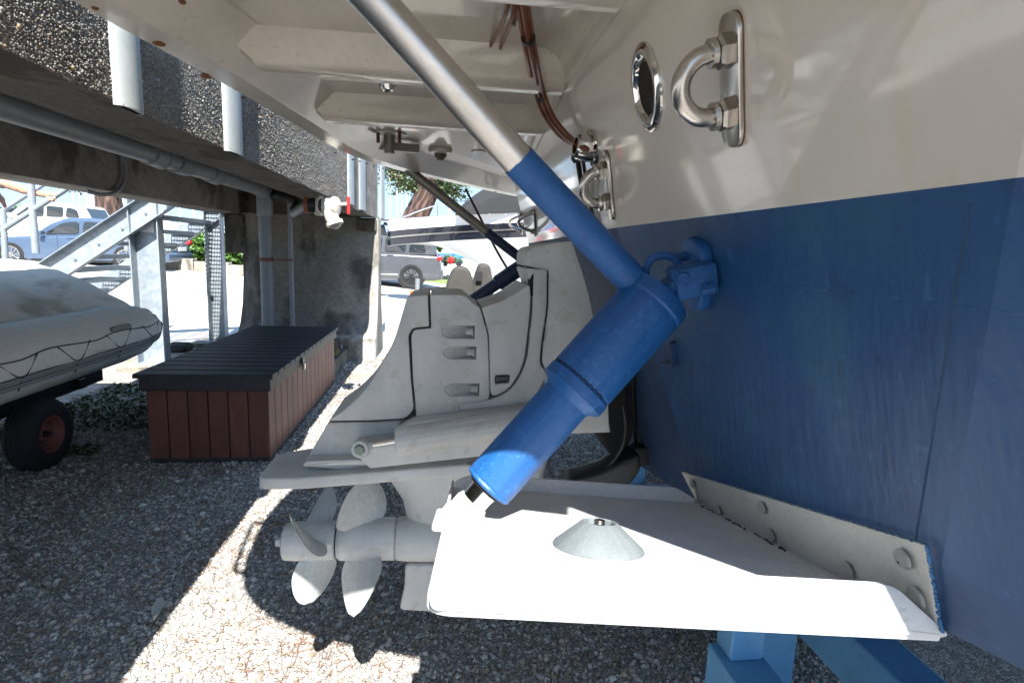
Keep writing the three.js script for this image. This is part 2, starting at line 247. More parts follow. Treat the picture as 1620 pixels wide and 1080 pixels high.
{
  const pts = [];
  const fill = (x0, x1, z0, z1, dens, s0, s1) => { const n = Math.round((x1 - x0) * (z1 - z0) * dens); for (let i = 0; i < n; i++) pts.push([rr(x0, x1), rr(z0, z1), rr(s0, s1) * (rnd() < .06 ? 1.7 : 1)]); };
  fill(-2.4, 1.6, -2.3, -1.35, 9000, .004, .0095); fill(-3.1, 1.6, -3.3, -2.3, 7500, .0045, .010); fill(-3.6, 1.4, -5, -3.3, 4200, .006, .012); fill(-3.2, .4, -7.9, -5, 2000, .008, .015); fill(.2, 2.2, -1.4, -.2, 6000, .004, .0095);
  const g = pebbleGeo(), im = new THREE.InstancedMesh(g, M.stone, pts.length); im.name = 'gravel_stones'; im.userData = { kind: 'stuff', label: 'loose grey and white gravel stones covering the yard', category: 'gravel' };
  const q = new THREE.Quaternion(), e = new THREE.Euler(), m4 = new THREE.Matrix4(), c = new THREE.Color();
  pts.forEach((p, i) => { e.set(rr(-.5, .5), rr(0, 6.28), rr(-.5, .5)); q.setFromEuler(e); const s = p[2] * .88; m4.compose(V(p[0], gh(p[0], p[1]) + s * .3, p[1]), q, V(s * rr(.8, 1.3), s, s * rr(.75, 1.2))); im.setMatrixAt(i, m4); const k = rnd(), b = .3 + .75 * k * k; if (rnd() < .12) c.setRGB(b * .95, b * .78, b * .6); else c.setRGB(b, b * .99, b * .97); im.setColorAt(i, c); });
  im.castShadow = im.receiveShadow = true; scene.add(im);
  const ng = new THREE.CylinderGeometry(.0008, .001, 1, 4); ng.rotateZ(Math.PI / 2);
  const spots = []; const patch = (x, z, n, r) => { for (let i = 0; i < n; i++) { const a = rr(0, 6.28), d = r * Math.sqrt(rnd()); spots.push([x + Math.cos(a) * d, z + Math.sin(a) * d * 1.3]); } };
  patch(-.92, -2.7, 70, .16); patch(-.95, -2.4, 40, .14); patch(-.55, -1.85, 60, .25); patch(-.45, -1.75, 50, .15); patch(-.8, -5.3, 160, .25); patch(-1, -6.2, 200, .3); patch(-.75, -6.9, 160, .2); patch(-1.6, -2.1, 90, .5); patch(-2.9, -6.1, 260, .4); patch(-.4, -1.7, 50, .3); patch(-1.6, -2.8, 80, .6); patch(.1, -2, 60, .5);
  for (let i = 0; i < 1500; i++) spots.push([rr(-2.6, 1.2), rr(-6, -1.4)]);
  const nm = new THREE.InstancedMesh(ng, M.needle, spots.length); nm.name = 'pine_needles'; nm.userData = { kind: 'stuff', label: 'dry brown pine needles scattered over the gravel', category: 'pine needles' };
  spots.forEach((p, i) => { e.set(0, rr(0, 6.28), rr(-.12, .12)); q.setFromEuler(e); const L = rr(.04, .11); m4.compose(V(p[0], gh(p[0], p[1]) + .011, p[1]), q, V(L, 1, 1)); nm.setMatrixAt(i, m4); });
  nm.castShadow = nm.receiveShadow = true; scene.add(nm);
  weeds();
}

// ================================================================ THE MOTOR BOAT
const XP = .42, KR = .25;
const zc = y => -1.112 - (y - .866) * .435;                                 // crease between outer and middle transom
const zcr = y => -.40 + .26 * (y - 1.41);                                    // crease next to the hull side
const zside = y => mix(-.23, -.09, clamp((y - 1.05) / .8, 0, 1));
const ZKEEL = -2.3, yb = z => z > -.5 ? 1.02 + .03 * (z + .5) : .57 + .25 * Math.abs(z - ZKEEL);
const hullX = (y, z) => XP + KR * (1.45 - y) + (z < zc(y) ? .075 * (zc(y) - z) : 0) + (z > zcr(y) ? .38 * (z - zcr(y)) : 0);
function pH(u, v, off = 0) { const d = sight(u, v); let t = .5; for (let i = 0; i < 60; i++) { const x = d.x * t, y = CAMY + d.y * t, z = d.z * t; t += (hullX(y, z) - off - x) / d.x * .6; t = Math.max(t, .05); } return V(d.x * t, CAMY + d.y * t, d.z * t); }
const HN = V(-1, -KR, 0).normalize();                                          // outward from the transom
const boat = thing('motor_boat', 'white motor boat with blue antifouled transom, propped up on the gravel, nearest to the viewer', 'motor boat', null, V(2, 0, -2.3));
const YW = 1.466, YTOP = 2.5, ZFAR = -4.45;
{
  const patch = (zl, zr, y0, y1, n, m) => surf((s, t) => { let z = mix(zl(y0(-1)), zr(y0(-1)), s), y = 0; for (let i = 0; i < 6; i++) { y = mix(y0(z), y1, t); z = mix(zl(y), zr(y), s); } return V(hullX(y, z + (zl === zc ? 1e-5 : 0) - (zr === zc ? 1e-5 : 0) - (zr === zcr ? 1e-5 : 0)), y, z); }, n, m);
  const uvm = g => { const p = g.attributes.position, u = g.attributes.uv; for (let i = 0; i < p.count; i++) u.setXY(i, p.getZ(i), p.getY(i) + p.getX(i) * .3); return g; };
  const W = () => YW, far = () => ZFAR, zs = y => zside(y);
  mesh('outer_transom', uvm(patch(zc, zcr, W, YTOP, 12, 10)), M.gel, boat, 'glossy white outer transom panel above the waterline');
  mesh('middle_transom', uvm(patch(far, zc, W, YTOP, 12, 10)), M.gel, boat, 'glossy white middle transom behind the drive');
  mesh('antifouling', uvm(patch(zc, zcr, yb, YW, 12, 12)), M.antifoul, boat, 'blue antifouling paint on outer transom with brushed texture');
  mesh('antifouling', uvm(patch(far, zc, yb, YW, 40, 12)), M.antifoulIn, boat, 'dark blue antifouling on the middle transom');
  mesh('corner_antifouling', uvm(patch(zcr, zs, yb, YW, 4, 12)), M.antifoul, boat, 'blue antifouling at the hull corner');
  mesh('corner_topside', uvm(patch(zcr, zs, W, YTOP, 4, 10)), M.gel, boat);
  const edge = y => V(hullX(y, zside(y)), y, zside(y));
  const fwd = (p, t, y) => { const w = Math.sin(Math.min(1, t) * Math.PI / 2); return V(p.x + 10 * t, y + .4 * t * t, mix(p.z, ZKEEL, Math.pow(t, 2.6))); };
  for (const [n, y0, y1, m] of [['hull_side', YW, YTOP, M.gel], ['hull_side', 1.028, YW, M.antifoul]]) mesh(n, uvm(surf((s, t) => { const y = mix(y0, y1, t); return fwd(edge(y), s, y); }, 20, 10)), m, boat);
  const fedge = y => V(hullX(y, ZFAR), y, ZFAR);
  mesh('hull_side', surf((s, t) => { const y = mix(1.1, YTOP, t); return fwd(fedge(y), s, y); }, 20, 10), M.gel, boat);
  mesh('hull_bottom', surf((s, t) => { const z = mix(-.23, ZFAR, t); const y = yb(z); return fwd(V(hullX(y, z), y, z), s, y); }, 16, 20), M.antifoul, boat);
  mesh('side_deck', surf((s, t) => { const z = mix(zside(YTOP), ZFAR, t); return fwd(V(hullX(YTOP, z), YTOP, z), s, YTOP); }, 12, 6), M.gel, boat);
  // ridges in the paint near the hull corner
  mesh('spray_rail', tube([0, .25, .5, .75, 1].map(t => { const y = mix(1.02, 1.45, t), z = zcr(y) - .034; return V(hullX(y, z) + .001, y, z); }), .0018, 20, 6), M.antifoul, boat);
  // seam beading along the transom under the platform
  const a = pH(938, -16, .004), b = pH(822, 207, .004);
  mesh('rubbing_strip', bar(a, b, .016, .012, HN, .003), M.strip, boat, 'stained beige strip where platform meets transom');
}
// ---- swimming platform
const PY = 1.85, PPAN = 1.935;
const outline = [[.3, -.175], [-.06, -.295], [-.2, -.345], [-.33, -.405], [-.49, -.51], [-.62, -.66], [-.69, -.83], [-.725, -1.05], [-.725, -1.3], [-.66, -1.73], [-.585, -2.3], [-.49, -3.0], [-.3, -3.5], [-.02, -3.95], [.25, -4.36], [.57, -4.8]];
const oc = new THREE.CatmullRomCurve3(outline.map(p => V(p[0], 0, p[1])), false, 'centripetal');
const platIn = (s, d) => { const p = oc.getPoint(s), t = oc.getTangent(s); return V(p.x - t.z * d, 0, p.z + t.x * d); };
const plat = new THREE.Group(); plat.name = 'swim_platform'; plat.userData.label = 'white moulded bathing platform overhead with ribbed underside'; boat.add(plat);
{
  const prof = [[0, 2.03], [0, PY + .008], [.004, PY], [.085, PY], [.095, PY + .006], [.2, PPAN], [.21, PPAN]];
  const pieces = []; for (let k = 0; k < prof.length - 1; k++) pieces.push(surf((s, t) => { const d = mix(prof[k][0], prof[k + 1][0], t), y = mix(prof[k][1], prof[k + 1][1], t); return platIn(s, d).setY(y); }, 70, 1));
  mesh('platform_rim', buv(toCreasedNormals(merge(pieces), .5)), M.plat, plat);
  const N = 80, inner = []; for (let i = 0; i <= N; i++) { const p = platIn(i / N, .165); inner.push([p.x, -p.z]); }
  const flat = (pts, y) => { const g = new THREE.ShapeGeometry(shapeOf(pts)); g.rotateX(-Math.PI / 2); g.translate(0, y, 0); return g; };
  mesh('underside_panel', buv(flat(inner, PPAN + .0015)), M.plat, plat);
  const outer = []; for (let i = 0; i <= N; i++) { const p = oc.getPoint(i / N); outer.push([p.x, -p.z]); }
  mesh('platform_deck', buv(flat(outer, 2.03)), M.plat, plat);
  // fore-and-aft stiffening ribs
  for (const [z, xa] of [[-.55, -.28], [-1.1, -.56], [-1.69, -.5], [-2.29, -.45]]) {
    const x0 = xa, x1 = hullX(1.9, z) + .02; const ring = (x, w0, w1, yb_, dz = 0) => [V(x, PPAN + .004, z + w0), V(x, yb_ + .012, z + w1 + .006), V(x, yb_, z + w1 - .012), V(x, yb_, z - w1 + .012), V(x, yb_ + .012, z - w1 - .006), V(x, PPAN + .004, z - w0)];
    const A = ring(x0 + .11, .1, .04, PPAN), B = ring(x0, .1, .05, PY + .004), E2 = ring(x1, .1, .05, PY + .004);
    B.forEach((p, i) => { p.x = i === 0 || i === 5 ? x0 - .09 : x0; });
    const Af = B.map((p, i) => V(x0 + .11, PPAN + .004, p.z)); const st = (L, R) => surf((s, t) => { const k = s * 5, i = Math.min(4, Math.floor(k)); return L[i].clone().lerp(L[i + 1], k - i).lerp(R[i].clone().lerp(R[i + 1], k - i), t); }, 5, 1);
    const endFace = surf((s, t) => { const k = s * 3, i = Math.min(2, Math.floor(k)), f = k - i; const q = B[i + 1].clone().lerp(B[i + 2], f); const r = B[0].clone().lerp(B[5], s); return q.lerp(r, t); }, 3, 1);
    mesh('rib', buv(toCreasedNormals(merge([st(B, E2), endFace]), .95)), M.plat, plat);
  }
  // rounded cove against the transom
  mesh('cove', buv(surf((s, t) => { const z = mix(-.3, -4.4, s), a = t * Math.PI / 2, r = .085; const xh = hullX(1.88, z); return V(xh - r + r * Math.sin(a) + .006, PPAN - r + r * Math.cos(a) + .002, z); }, 40, 6)), M.plat, plat);
  // rusty screws along the rim, at their measured spacing
  for (const [u, v] of [[150, 12], [251, 66], [325, 117], [384, 154], [409, 172], [428, 184], [464, 206], [492, 222], [500, 224], [530, 241], [558, 252], [569, 255], [580, 258], [591, 263], [606, 266], [638, 274], [686, 285], [724, 292], [737, 296], [784, 303], [288, 3]]) {
    const p = onY(u, v, PY); const big = v < 130 && u < 340 ? 1.15 : 1;
    mesh('screw', merge([lathe([[0, -.004], [.004 * big, -.0035], [.0058 * big, -.001], [.006 * big, .002]], V(p.x, PY, p.z), V(0, 1, 0), 10)]), M.rust, plat);
  }
  for (const [u, v] of [[325, 120], [251, 68]]) { const p = onY(u, v, PY); const g = new THREE.TorusGeometry(.011, .0028, 6, 14); g.rotateX(Math.PI / 2); g.translate(p.x, PY - .0015, p.z); mesh('rust_ring', g, std({ color: C(.2, .09, .035), roughness: .95 }), plat); }
  // small chrome dome lamp, drain fitting, far strut bracket
  { const p = onY(612, 124, PPAN - .004); const L = new THREE.Group(); L.name = 'dome_lamp'; plat.add(L);
    mesh('flange', lathe([[.0, -.002], [.036, -.002], [.04, .0], [.04, .006]], V(p.x, PPAN - .006, p.z), V(0, 1, 0), 28), M.chrome, L);
    mesh('bezel', lathe([[.004, -.03], [.014, -.036], [.02, -.034], [.027, -.018], [.03, 0]], V(p.x, PPAN - .006, p.z), V(0, 1, 0), 28), M.chrome, L); }
  { const p = onY(697, 236, PPAN); const L = new THREE.Group(); L.name = 'drain_fitting'; plat.add(L);
    mesh('flange', lathe([[0, -.026], [.04, -.026], [.062, -.02], [.066, 0]], V(p.x, PPAN, p.z), V(0, 1, 0), 28), M.plat, L);
    mesh('nut', lathe([[.004, -.058], [.02, -.056], [.026, -.044], [.036, -.04], [.038, -.024]], V(p.x, PPAN, p.z), V(0, 1, 0), 6), M.strip, L); }
  { const p = onY(812, 240, PPAN); mesh('vent_plate', lathe([[0, -.004], [.05, -.004], [.052, 0]], V(onY(760, 240, PPAN).x, PPAN, onY(760, 240, PPAN).z), V(0, 1, 0), 24), M.plat, plat); }
}
// ---- stainless tow rings (U bolts on a backing plate)
function towRing(top, bot, apexU, r, label) {
  const g = new THREE.Group(); g.name = 'tow_ring'; boat.add(g); if (label) g.userData.label = label;
  const a = pH(...top), b = pH(...bot), mid = a.clone().add(b).multiplyScalar(.5), ap = onZ(apexU, (top[1] + bot[1]) / 2, mid.z);
  const L = Math.max(.05, mid.x - ap.x - r), h = a.clone().sub(b).length() / 2, up = a.clone().sub(b).normalize(), out = V(-1, 0, 0).addScaledVector(up, up.x).normalize();
  const pt = (o, k) => mid.clone().addScaledVector(out, o).addScaledVector(up, k);
  const pts = [pt(0, h), pt((L - h) * .6, h), pt(L - h, h)]; for (let i = 1; i < 8; i++) { const t = i / 8 * Math.PI; pts.push(pt(L - h + Math.sin(t) * h, Math.cos(t) * h)); } pts.push(pt(L - h, -h), pt((L - h) * .6, -h), pt(0, -h));
  mesh('bow', tube(pts, r, 70, 14), M.inox, g);
  const w = r * 2.1, plate = new THREE.ExtrudeGeometry(shapeOf(rounded([[-w, -h - 3.4 * r], [w, -h - 3.4 * r], [w, h + 3.4 * r], [-w, h + 3.4 * r]], w * 1.6, 6)), { depth: r * .5, bevelEnabled: true, bevelSize: .0015, bevelThickness: .0015, bevelSegments: 2 });
  const zx = V().crossVectors(up, out); plate.applyMatrix4(new THREE.Matrix4().makeBasis(zx, up, out)); plate.translate(mid.x, mid.y, mid.z); mesh('backing_plate', toCreasedNormals(plate, .6), M.inox, g);
  { const k = w + .0016, H2 = h + 3.4 * r + .002, q = new THREE.ExtrudeGeometry(shapeOf(rounded([[-k, -H2], [k, -H2], [k, H2], [-k, H2]], w * 1.6, 6)), { depth: .0016, bevelEnabled: false }); q.applyMatrix4(new THREE.Matrix4().makeBasis(zx, up, out)); q.translate(mid.x, mid.y, mid.z); mesh('rusty_sealant', q, M.rust, g); }
  for (const s of [1, -1]) { mesh('nut', lathe([[r * 1.02, 0], [r * 1.72, 0], [r * 1.78, r * .25], [r * 1.78, r * 1.0], [r * 1.5, r * 1.35], [r * 1.02, r * 1.4]], pt(r * .5, s * h), out, 6, .3), M.inox, g);
    mesh('collar', lathe([[r, 0], [r * 1.5, 0], [r * 1.45, r * .55], [r, r * .7]], pt(r * 2.1, s * h), out, 18), M.inox, g); }
  return g;
}
towRing([1161, 78], [1163, 178], 1063, .0125, 'large stainless tow ring, nearest one, right of the chrome outlet');
towRing([962, 268], [967, 318], 915, .0125, 'stainless tow ring beside the black cable');
towRing([846, 336], [847, 366], 818, .011, 'small far tow ring'); towRing([826, 339], [827, 366], 804, .011, 'small far tow ring near the transom edge');
// ---- chrome through-hull outlets
function outlet(u, v, r, sy, label, name = 'through_hull_outlet') {
  const g = new THREE.Group(); g.name = name; g.userData.label = label; boat.add(g); const p = pH(u, v);
  const put = geo => { geo.scale(1, 1, 1); const m = new THREE.Matrix4().makeBasis(V(0, 0, 1), V(-KR, 1, 0).normalize().negate().negate(), HN.clone()); geo.applyMatrix4(m); geo.translate(p.x, p.y, p.z); return geo; };
  const lat = (pts, seg = 40) => { const q = new THREE.LatheGeometry(pts.map(a => new THREE.Vector2(...a)), seg); q.rotateX(Math.PI / 2); q.scale(1, sy, 1); return toCreasedNormals(q, .7); };
  mesh('flange', put(lat([[r, 0], [r * .99, .004], [r * .9, .0085], [r * .75, .0095], [r * .66, .007], [r * .6, .0], [r * .57, -.012]])), M.chrome, g);
  mesh('bore', put(lat([[r * .585, -.004], [r * .585, .003], [.0005, -.0005]].slice(0, 2).concat([[r * .56, .0015], [.0005, .0015]]))), M.hole, g);
  return g;
}
outlet(1025, 139, .064, 1.2, 'polished oval chrome outlet with dark bore');
{
  const p = pH(940, 236), g = new THREE.Group(); g.name = 'cable_clam'; g.userData.label = 'polished cable cover where the brown hoses enter the transom'; boat.add(g);
  mesh('flange', lathe([[0, 0], [.05, 0], [.05, .005], [.042, .009], [.03, .012]], p, HN, 28), M.chrome, g);
  const d = onZ(918, 238, p.z + .02).sub(p).normalize();
  mesh('hood', lathe([[.03, -.02], [.034, .02], [.03, .045], [.024, .05], [.02, .05]], p.clone(), V(-1, .1, .1), 24), M.chrome, g);
}
// ---- brown hoses with black ties
{
  const H = (u, v, off) => pH(u, v, off);
  const hp = [[822, -20], [832, 40], [842, 95], [853, 145], [868, 183], [893, 215], [925, 236]];
  const offs = [0, 0, 0, .06, .045, .035, .035];
  const lines = [-7, 0, 7].map(dx => hp.map(([u, v], i) => { const uu = u + dx * (i > 5 ? .6 : 1); return i < 3 ? onY(uu, v, [1.9, 1.885, 1.86][i] - (dx === 0 ? .006 : 0)) : H(uu, v, offs[i] + (dx === 0 ? .006 : 0)); }));
  lines.forEach(l => mesh('hose', tube(l, .0062, 60, 8), M.hose, boat));
  for (const [i, t] of [[1, .35], [3, .3]]) { const a = lines[1][i].clone().lerp(lines[1][i + 1], t), d = lines[1][i + 1].clone().sub(lines[1][i]).normalize(); mesh('cable_tie', lathe([[.012, -.005], [.0165, -.005], [.0165, .005], [.012, .005]], a, d, 16), M.black, boat); }
  const up = (u, v) => onY(u, v, PY + .03);
  for (const [a, b, c] of [[[812, -18], [797, 30], [774, 77]], [[826, -14], [806, 40], [790, 80]]]) { const p0 = onY(a[0], a[1], 1.9), p1 = onY(b[0], b[1], 1.885), p2 = onZ(c[0], c[1], -1.638); mesh('hose', tube([p0, p1, p2], .0045, 30, 8), M.hose, boat); mesh('grommet', lathe([[.003, 0], [.009, 0], [.009, .006], [.003, .006]], p2, V(0, 1, .3), 12), M.hole, boat); }
  { const p0 = onZ(792, 138, -2.2), p2 = onZ(782, 164, -2.235); mesh('hose', tube([p0, p2], .004, 6, 8), M.hose, boat); }
  { const p0 = onY(816, 18, 1.91); mesh('hose_clip', merge([box(p0.x, p0.y, p0.z, .02, .03, .03, .005), cyl(p0.clone().add(V(0, .02, 0)), p0.clone().add(V(-.005, -.03, 0)), .006)]), M.dull, boat); }
  // black cable beside the second ring
  mesh('black_cable', tube([H(914, 252, .03), H(919, 285, .02), H(924, 320, .012), H(935, 352, .008), H(952, 385, .006)], .0075, 40, 8), M.black, boat);
  mesh('black_cable', tube([H(922, 250, .03), H(927, 285, .02), H(932, 320, .012), H(942, 352, .008), H(958, 385, .006)], .005, 40, 8), M.black, boat);
  mesh('cable_gland', lathe([[0, -.012], [.014, -.01], [.018, .002], [.012, .016], [0, .018]], H(914, 250, .03), V(-.3, 1, 0), 14), M.black, boat);
}
// ---- support struts with the actuators of the trim tabs
function strutSet(S0, S1, Sm, B0, B1, Bm, rS, R1, R2, dark, label) {
  const st = new THREE.Group(); st.name = 'platform_strut'; boat.add(st); st.userData.label = label[0];
  const d = S1.clone().sub(S0).normalize();
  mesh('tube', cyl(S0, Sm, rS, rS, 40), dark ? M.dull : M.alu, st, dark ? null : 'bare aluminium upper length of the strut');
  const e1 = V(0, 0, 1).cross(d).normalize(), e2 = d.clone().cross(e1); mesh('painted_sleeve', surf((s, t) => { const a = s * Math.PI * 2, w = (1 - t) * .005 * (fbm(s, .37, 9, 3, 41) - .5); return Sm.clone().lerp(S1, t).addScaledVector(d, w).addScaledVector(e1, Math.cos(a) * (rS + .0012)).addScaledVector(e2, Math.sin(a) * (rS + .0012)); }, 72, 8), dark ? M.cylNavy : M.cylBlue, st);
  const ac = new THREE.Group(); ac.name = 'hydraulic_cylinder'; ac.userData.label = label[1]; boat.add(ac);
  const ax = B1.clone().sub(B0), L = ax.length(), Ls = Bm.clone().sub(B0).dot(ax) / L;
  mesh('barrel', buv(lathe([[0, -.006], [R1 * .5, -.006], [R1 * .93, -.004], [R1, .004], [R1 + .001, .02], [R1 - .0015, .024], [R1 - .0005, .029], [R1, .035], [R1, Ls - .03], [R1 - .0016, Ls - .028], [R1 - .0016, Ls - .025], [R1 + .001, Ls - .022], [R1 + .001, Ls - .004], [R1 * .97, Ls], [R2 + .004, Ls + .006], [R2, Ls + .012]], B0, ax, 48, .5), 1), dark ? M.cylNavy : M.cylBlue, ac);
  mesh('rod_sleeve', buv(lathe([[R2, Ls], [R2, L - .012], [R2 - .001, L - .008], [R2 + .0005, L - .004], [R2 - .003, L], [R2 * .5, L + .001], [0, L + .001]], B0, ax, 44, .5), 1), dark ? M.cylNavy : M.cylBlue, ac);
  if (!dark) { const c = B0.clone().addScaledVector(ax, (Ls - .0265) / L), an = ax.clone().normalize(), f1 = V(0, 0, 1).addScaledVector(an, -an.z).normalize(), f2 = an.clone().cross(f1), P = []; for (let i = 0; i <= 30; i++) { const a = mix(-.5, 1.75, i / 30); P.push(c.clone().addScaledVector(f1, Math.cos(a) * (R1 - .0008)).addScaledVector(f2, Math.sin(a) * (R1 - .0008)).addScaledVector(an, .0016 * Math.sin(i * 2.3))); } mesh('open_joint', tube(P, .0011, 60, 5), M.seam, ac, 'cracked dark joint at the gland of the cylinder'); }
  return [st, ac, ax.normalize()];
}
const B0 = onZ(1042, 468, -.93), B1 = onZ(771, 770, -.885), Bm = onZ(902, 622, -.905);
const S0 = onZ(560, -35, -.82), Sm = onZ(819, 253, -.9), S1 = onZ(1008, 452, -.935);
strutSet(S0, S1, Sm, B0, B1, Bm, .0262, .0585, .0435, false, ['strut from the transom up to the platform, aluminium above, painted blue below, the near one', 'big blue painted trim tab cylinder in the foreground']);
{ // actuator bracket on the transom
  const g = new THREE.Group(); g.name = 'transom_bracket'; boat.add(g); g.userData.label = 'blue painted bracket holding strut and cylinder'; const p = pH(1108, 432);
  const up = V(KR, -1, 0).normalize().negate(); const out = HN, zx = V().crossVectors(up, out);
  const pl = new THREE.ExtrudeGeometry(shapeOf(rounded([[-.036, -.06], [.036, -.06], [.036, .06], [-.036, .06]], .034, 6)), { depth: .014, bevelEnabled: true, bevelSize: .004, bevelThickness: .004, bevelSegments: 3 }); pl.rotateZ(-.42); pl.applyMatrix4(new THREE.Matrix4().makeBasis(zx, up, out)); pl.translate(p.x, p.y, p.z); mesh('base_plate', toCreasedNormals(pl, .6), M.cylBlue, g);
  const bc = onZ(1086, 444, -.895); mesh('lug', toCreasedNormals(bar(bc.clone().addScaledVector(out, -.045), bc.clone().addScaledVector(out, .026), .05, .052, V(.35, 1, .1), .007), .6), M.cylBlue, g);
  mesh('pin', lathe([[0, .004], [.009, .0035], [.0105, 0], [.0105, -.04]], onZ(1081, 441, -.865), V(-.1, .05, 1), 18), M.cylBlue, g);
  mesh('cylinder_eye', bar(B0.clone().add(V(-.01, -.005, 0)), bc, .034, .05, V(0, 0, 1), .008), M.cylBlue, g);
  mesh('hose', tube([onZ(1076, 424, -.93), onZ(1064, 408, -.93), onZ(1046, 404, -.93), onZ(1030, 410, -.93), onZ(1022, 426, -.935), onZ(1024, 444, -.935)], .0068, 40, 10), M.cylBlue, g);
  for (const [du, dv] of [[-20, -26], [20, 24]]) mesh('bolt', lathe([[0, .022], [.008, .021], [.0095, .012], [.0095, 0]], pH(1108 + du, 430 + dv, .015), HN, 6, .3), M.cylBlue, g);
  const k = pH(1062, 555); mesh('cable_bracket', merge([bar(pH(1066, 540, .004), pH(1068, 575, .004), .012, .02, HN), bar(pH(1050, 574, .004), pH(1070, 576, .004), .006, .02, HN)]), M.antifoul, boat);
}
{ // the far strut
  const z = -3.6, a = V(-.315, 1.93, z), m = onZ(770, 367, z), b = onZ(826, 410, z), c0 = onZ(828, 420, z), cm = onZ(788, 450, z), c1 = onZ(748, 475, z - .05);
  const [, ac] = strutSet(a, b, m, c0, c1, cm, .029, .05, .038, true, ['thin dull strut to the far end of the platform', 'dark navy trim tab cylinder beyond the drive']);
  mesh('rod', cyl(c1, onZ(741, 481, z - .05), .014), M.chrome, ac);
  const g = new THREE.Group(); g.name = 'strut_bracket'; plat.add(g);
  const p = onY(616, 212, PPAN), q = V(p.x, PPAN, p.z);
  mesh('base', lathe([[0, -.006], [.085, -.006], [.09, 0]], q, V(0, 1, 0), 24), M.plat, g);
  const ab = onY(572, 228, PPAN - .03), bb = onY(662, 236, PPAN - .03); mesh('cross_bar', bar(ab, bb, .05, .04), M.dull, g);
  mesh('post', cyl(q, onZ(616, 243, q.z), .027, .024, 14), M.dull, g); for (const u of [598, 632]) { const s = onY(u, 208, PPAN); mesh('stud', cyl(s, s.clone().add(V(0, -.05, 0)), .008), M.rust, g); }
  mesh('black_cable', tube([onZ(737, 300, -3.7), onZ(760, 345, -3.68), onZ(785, 395, -3.66), onZ(812, 440, -3.66), onZ(826, 462, -3.66)], .008, 24, 6), M.black, boat);
}
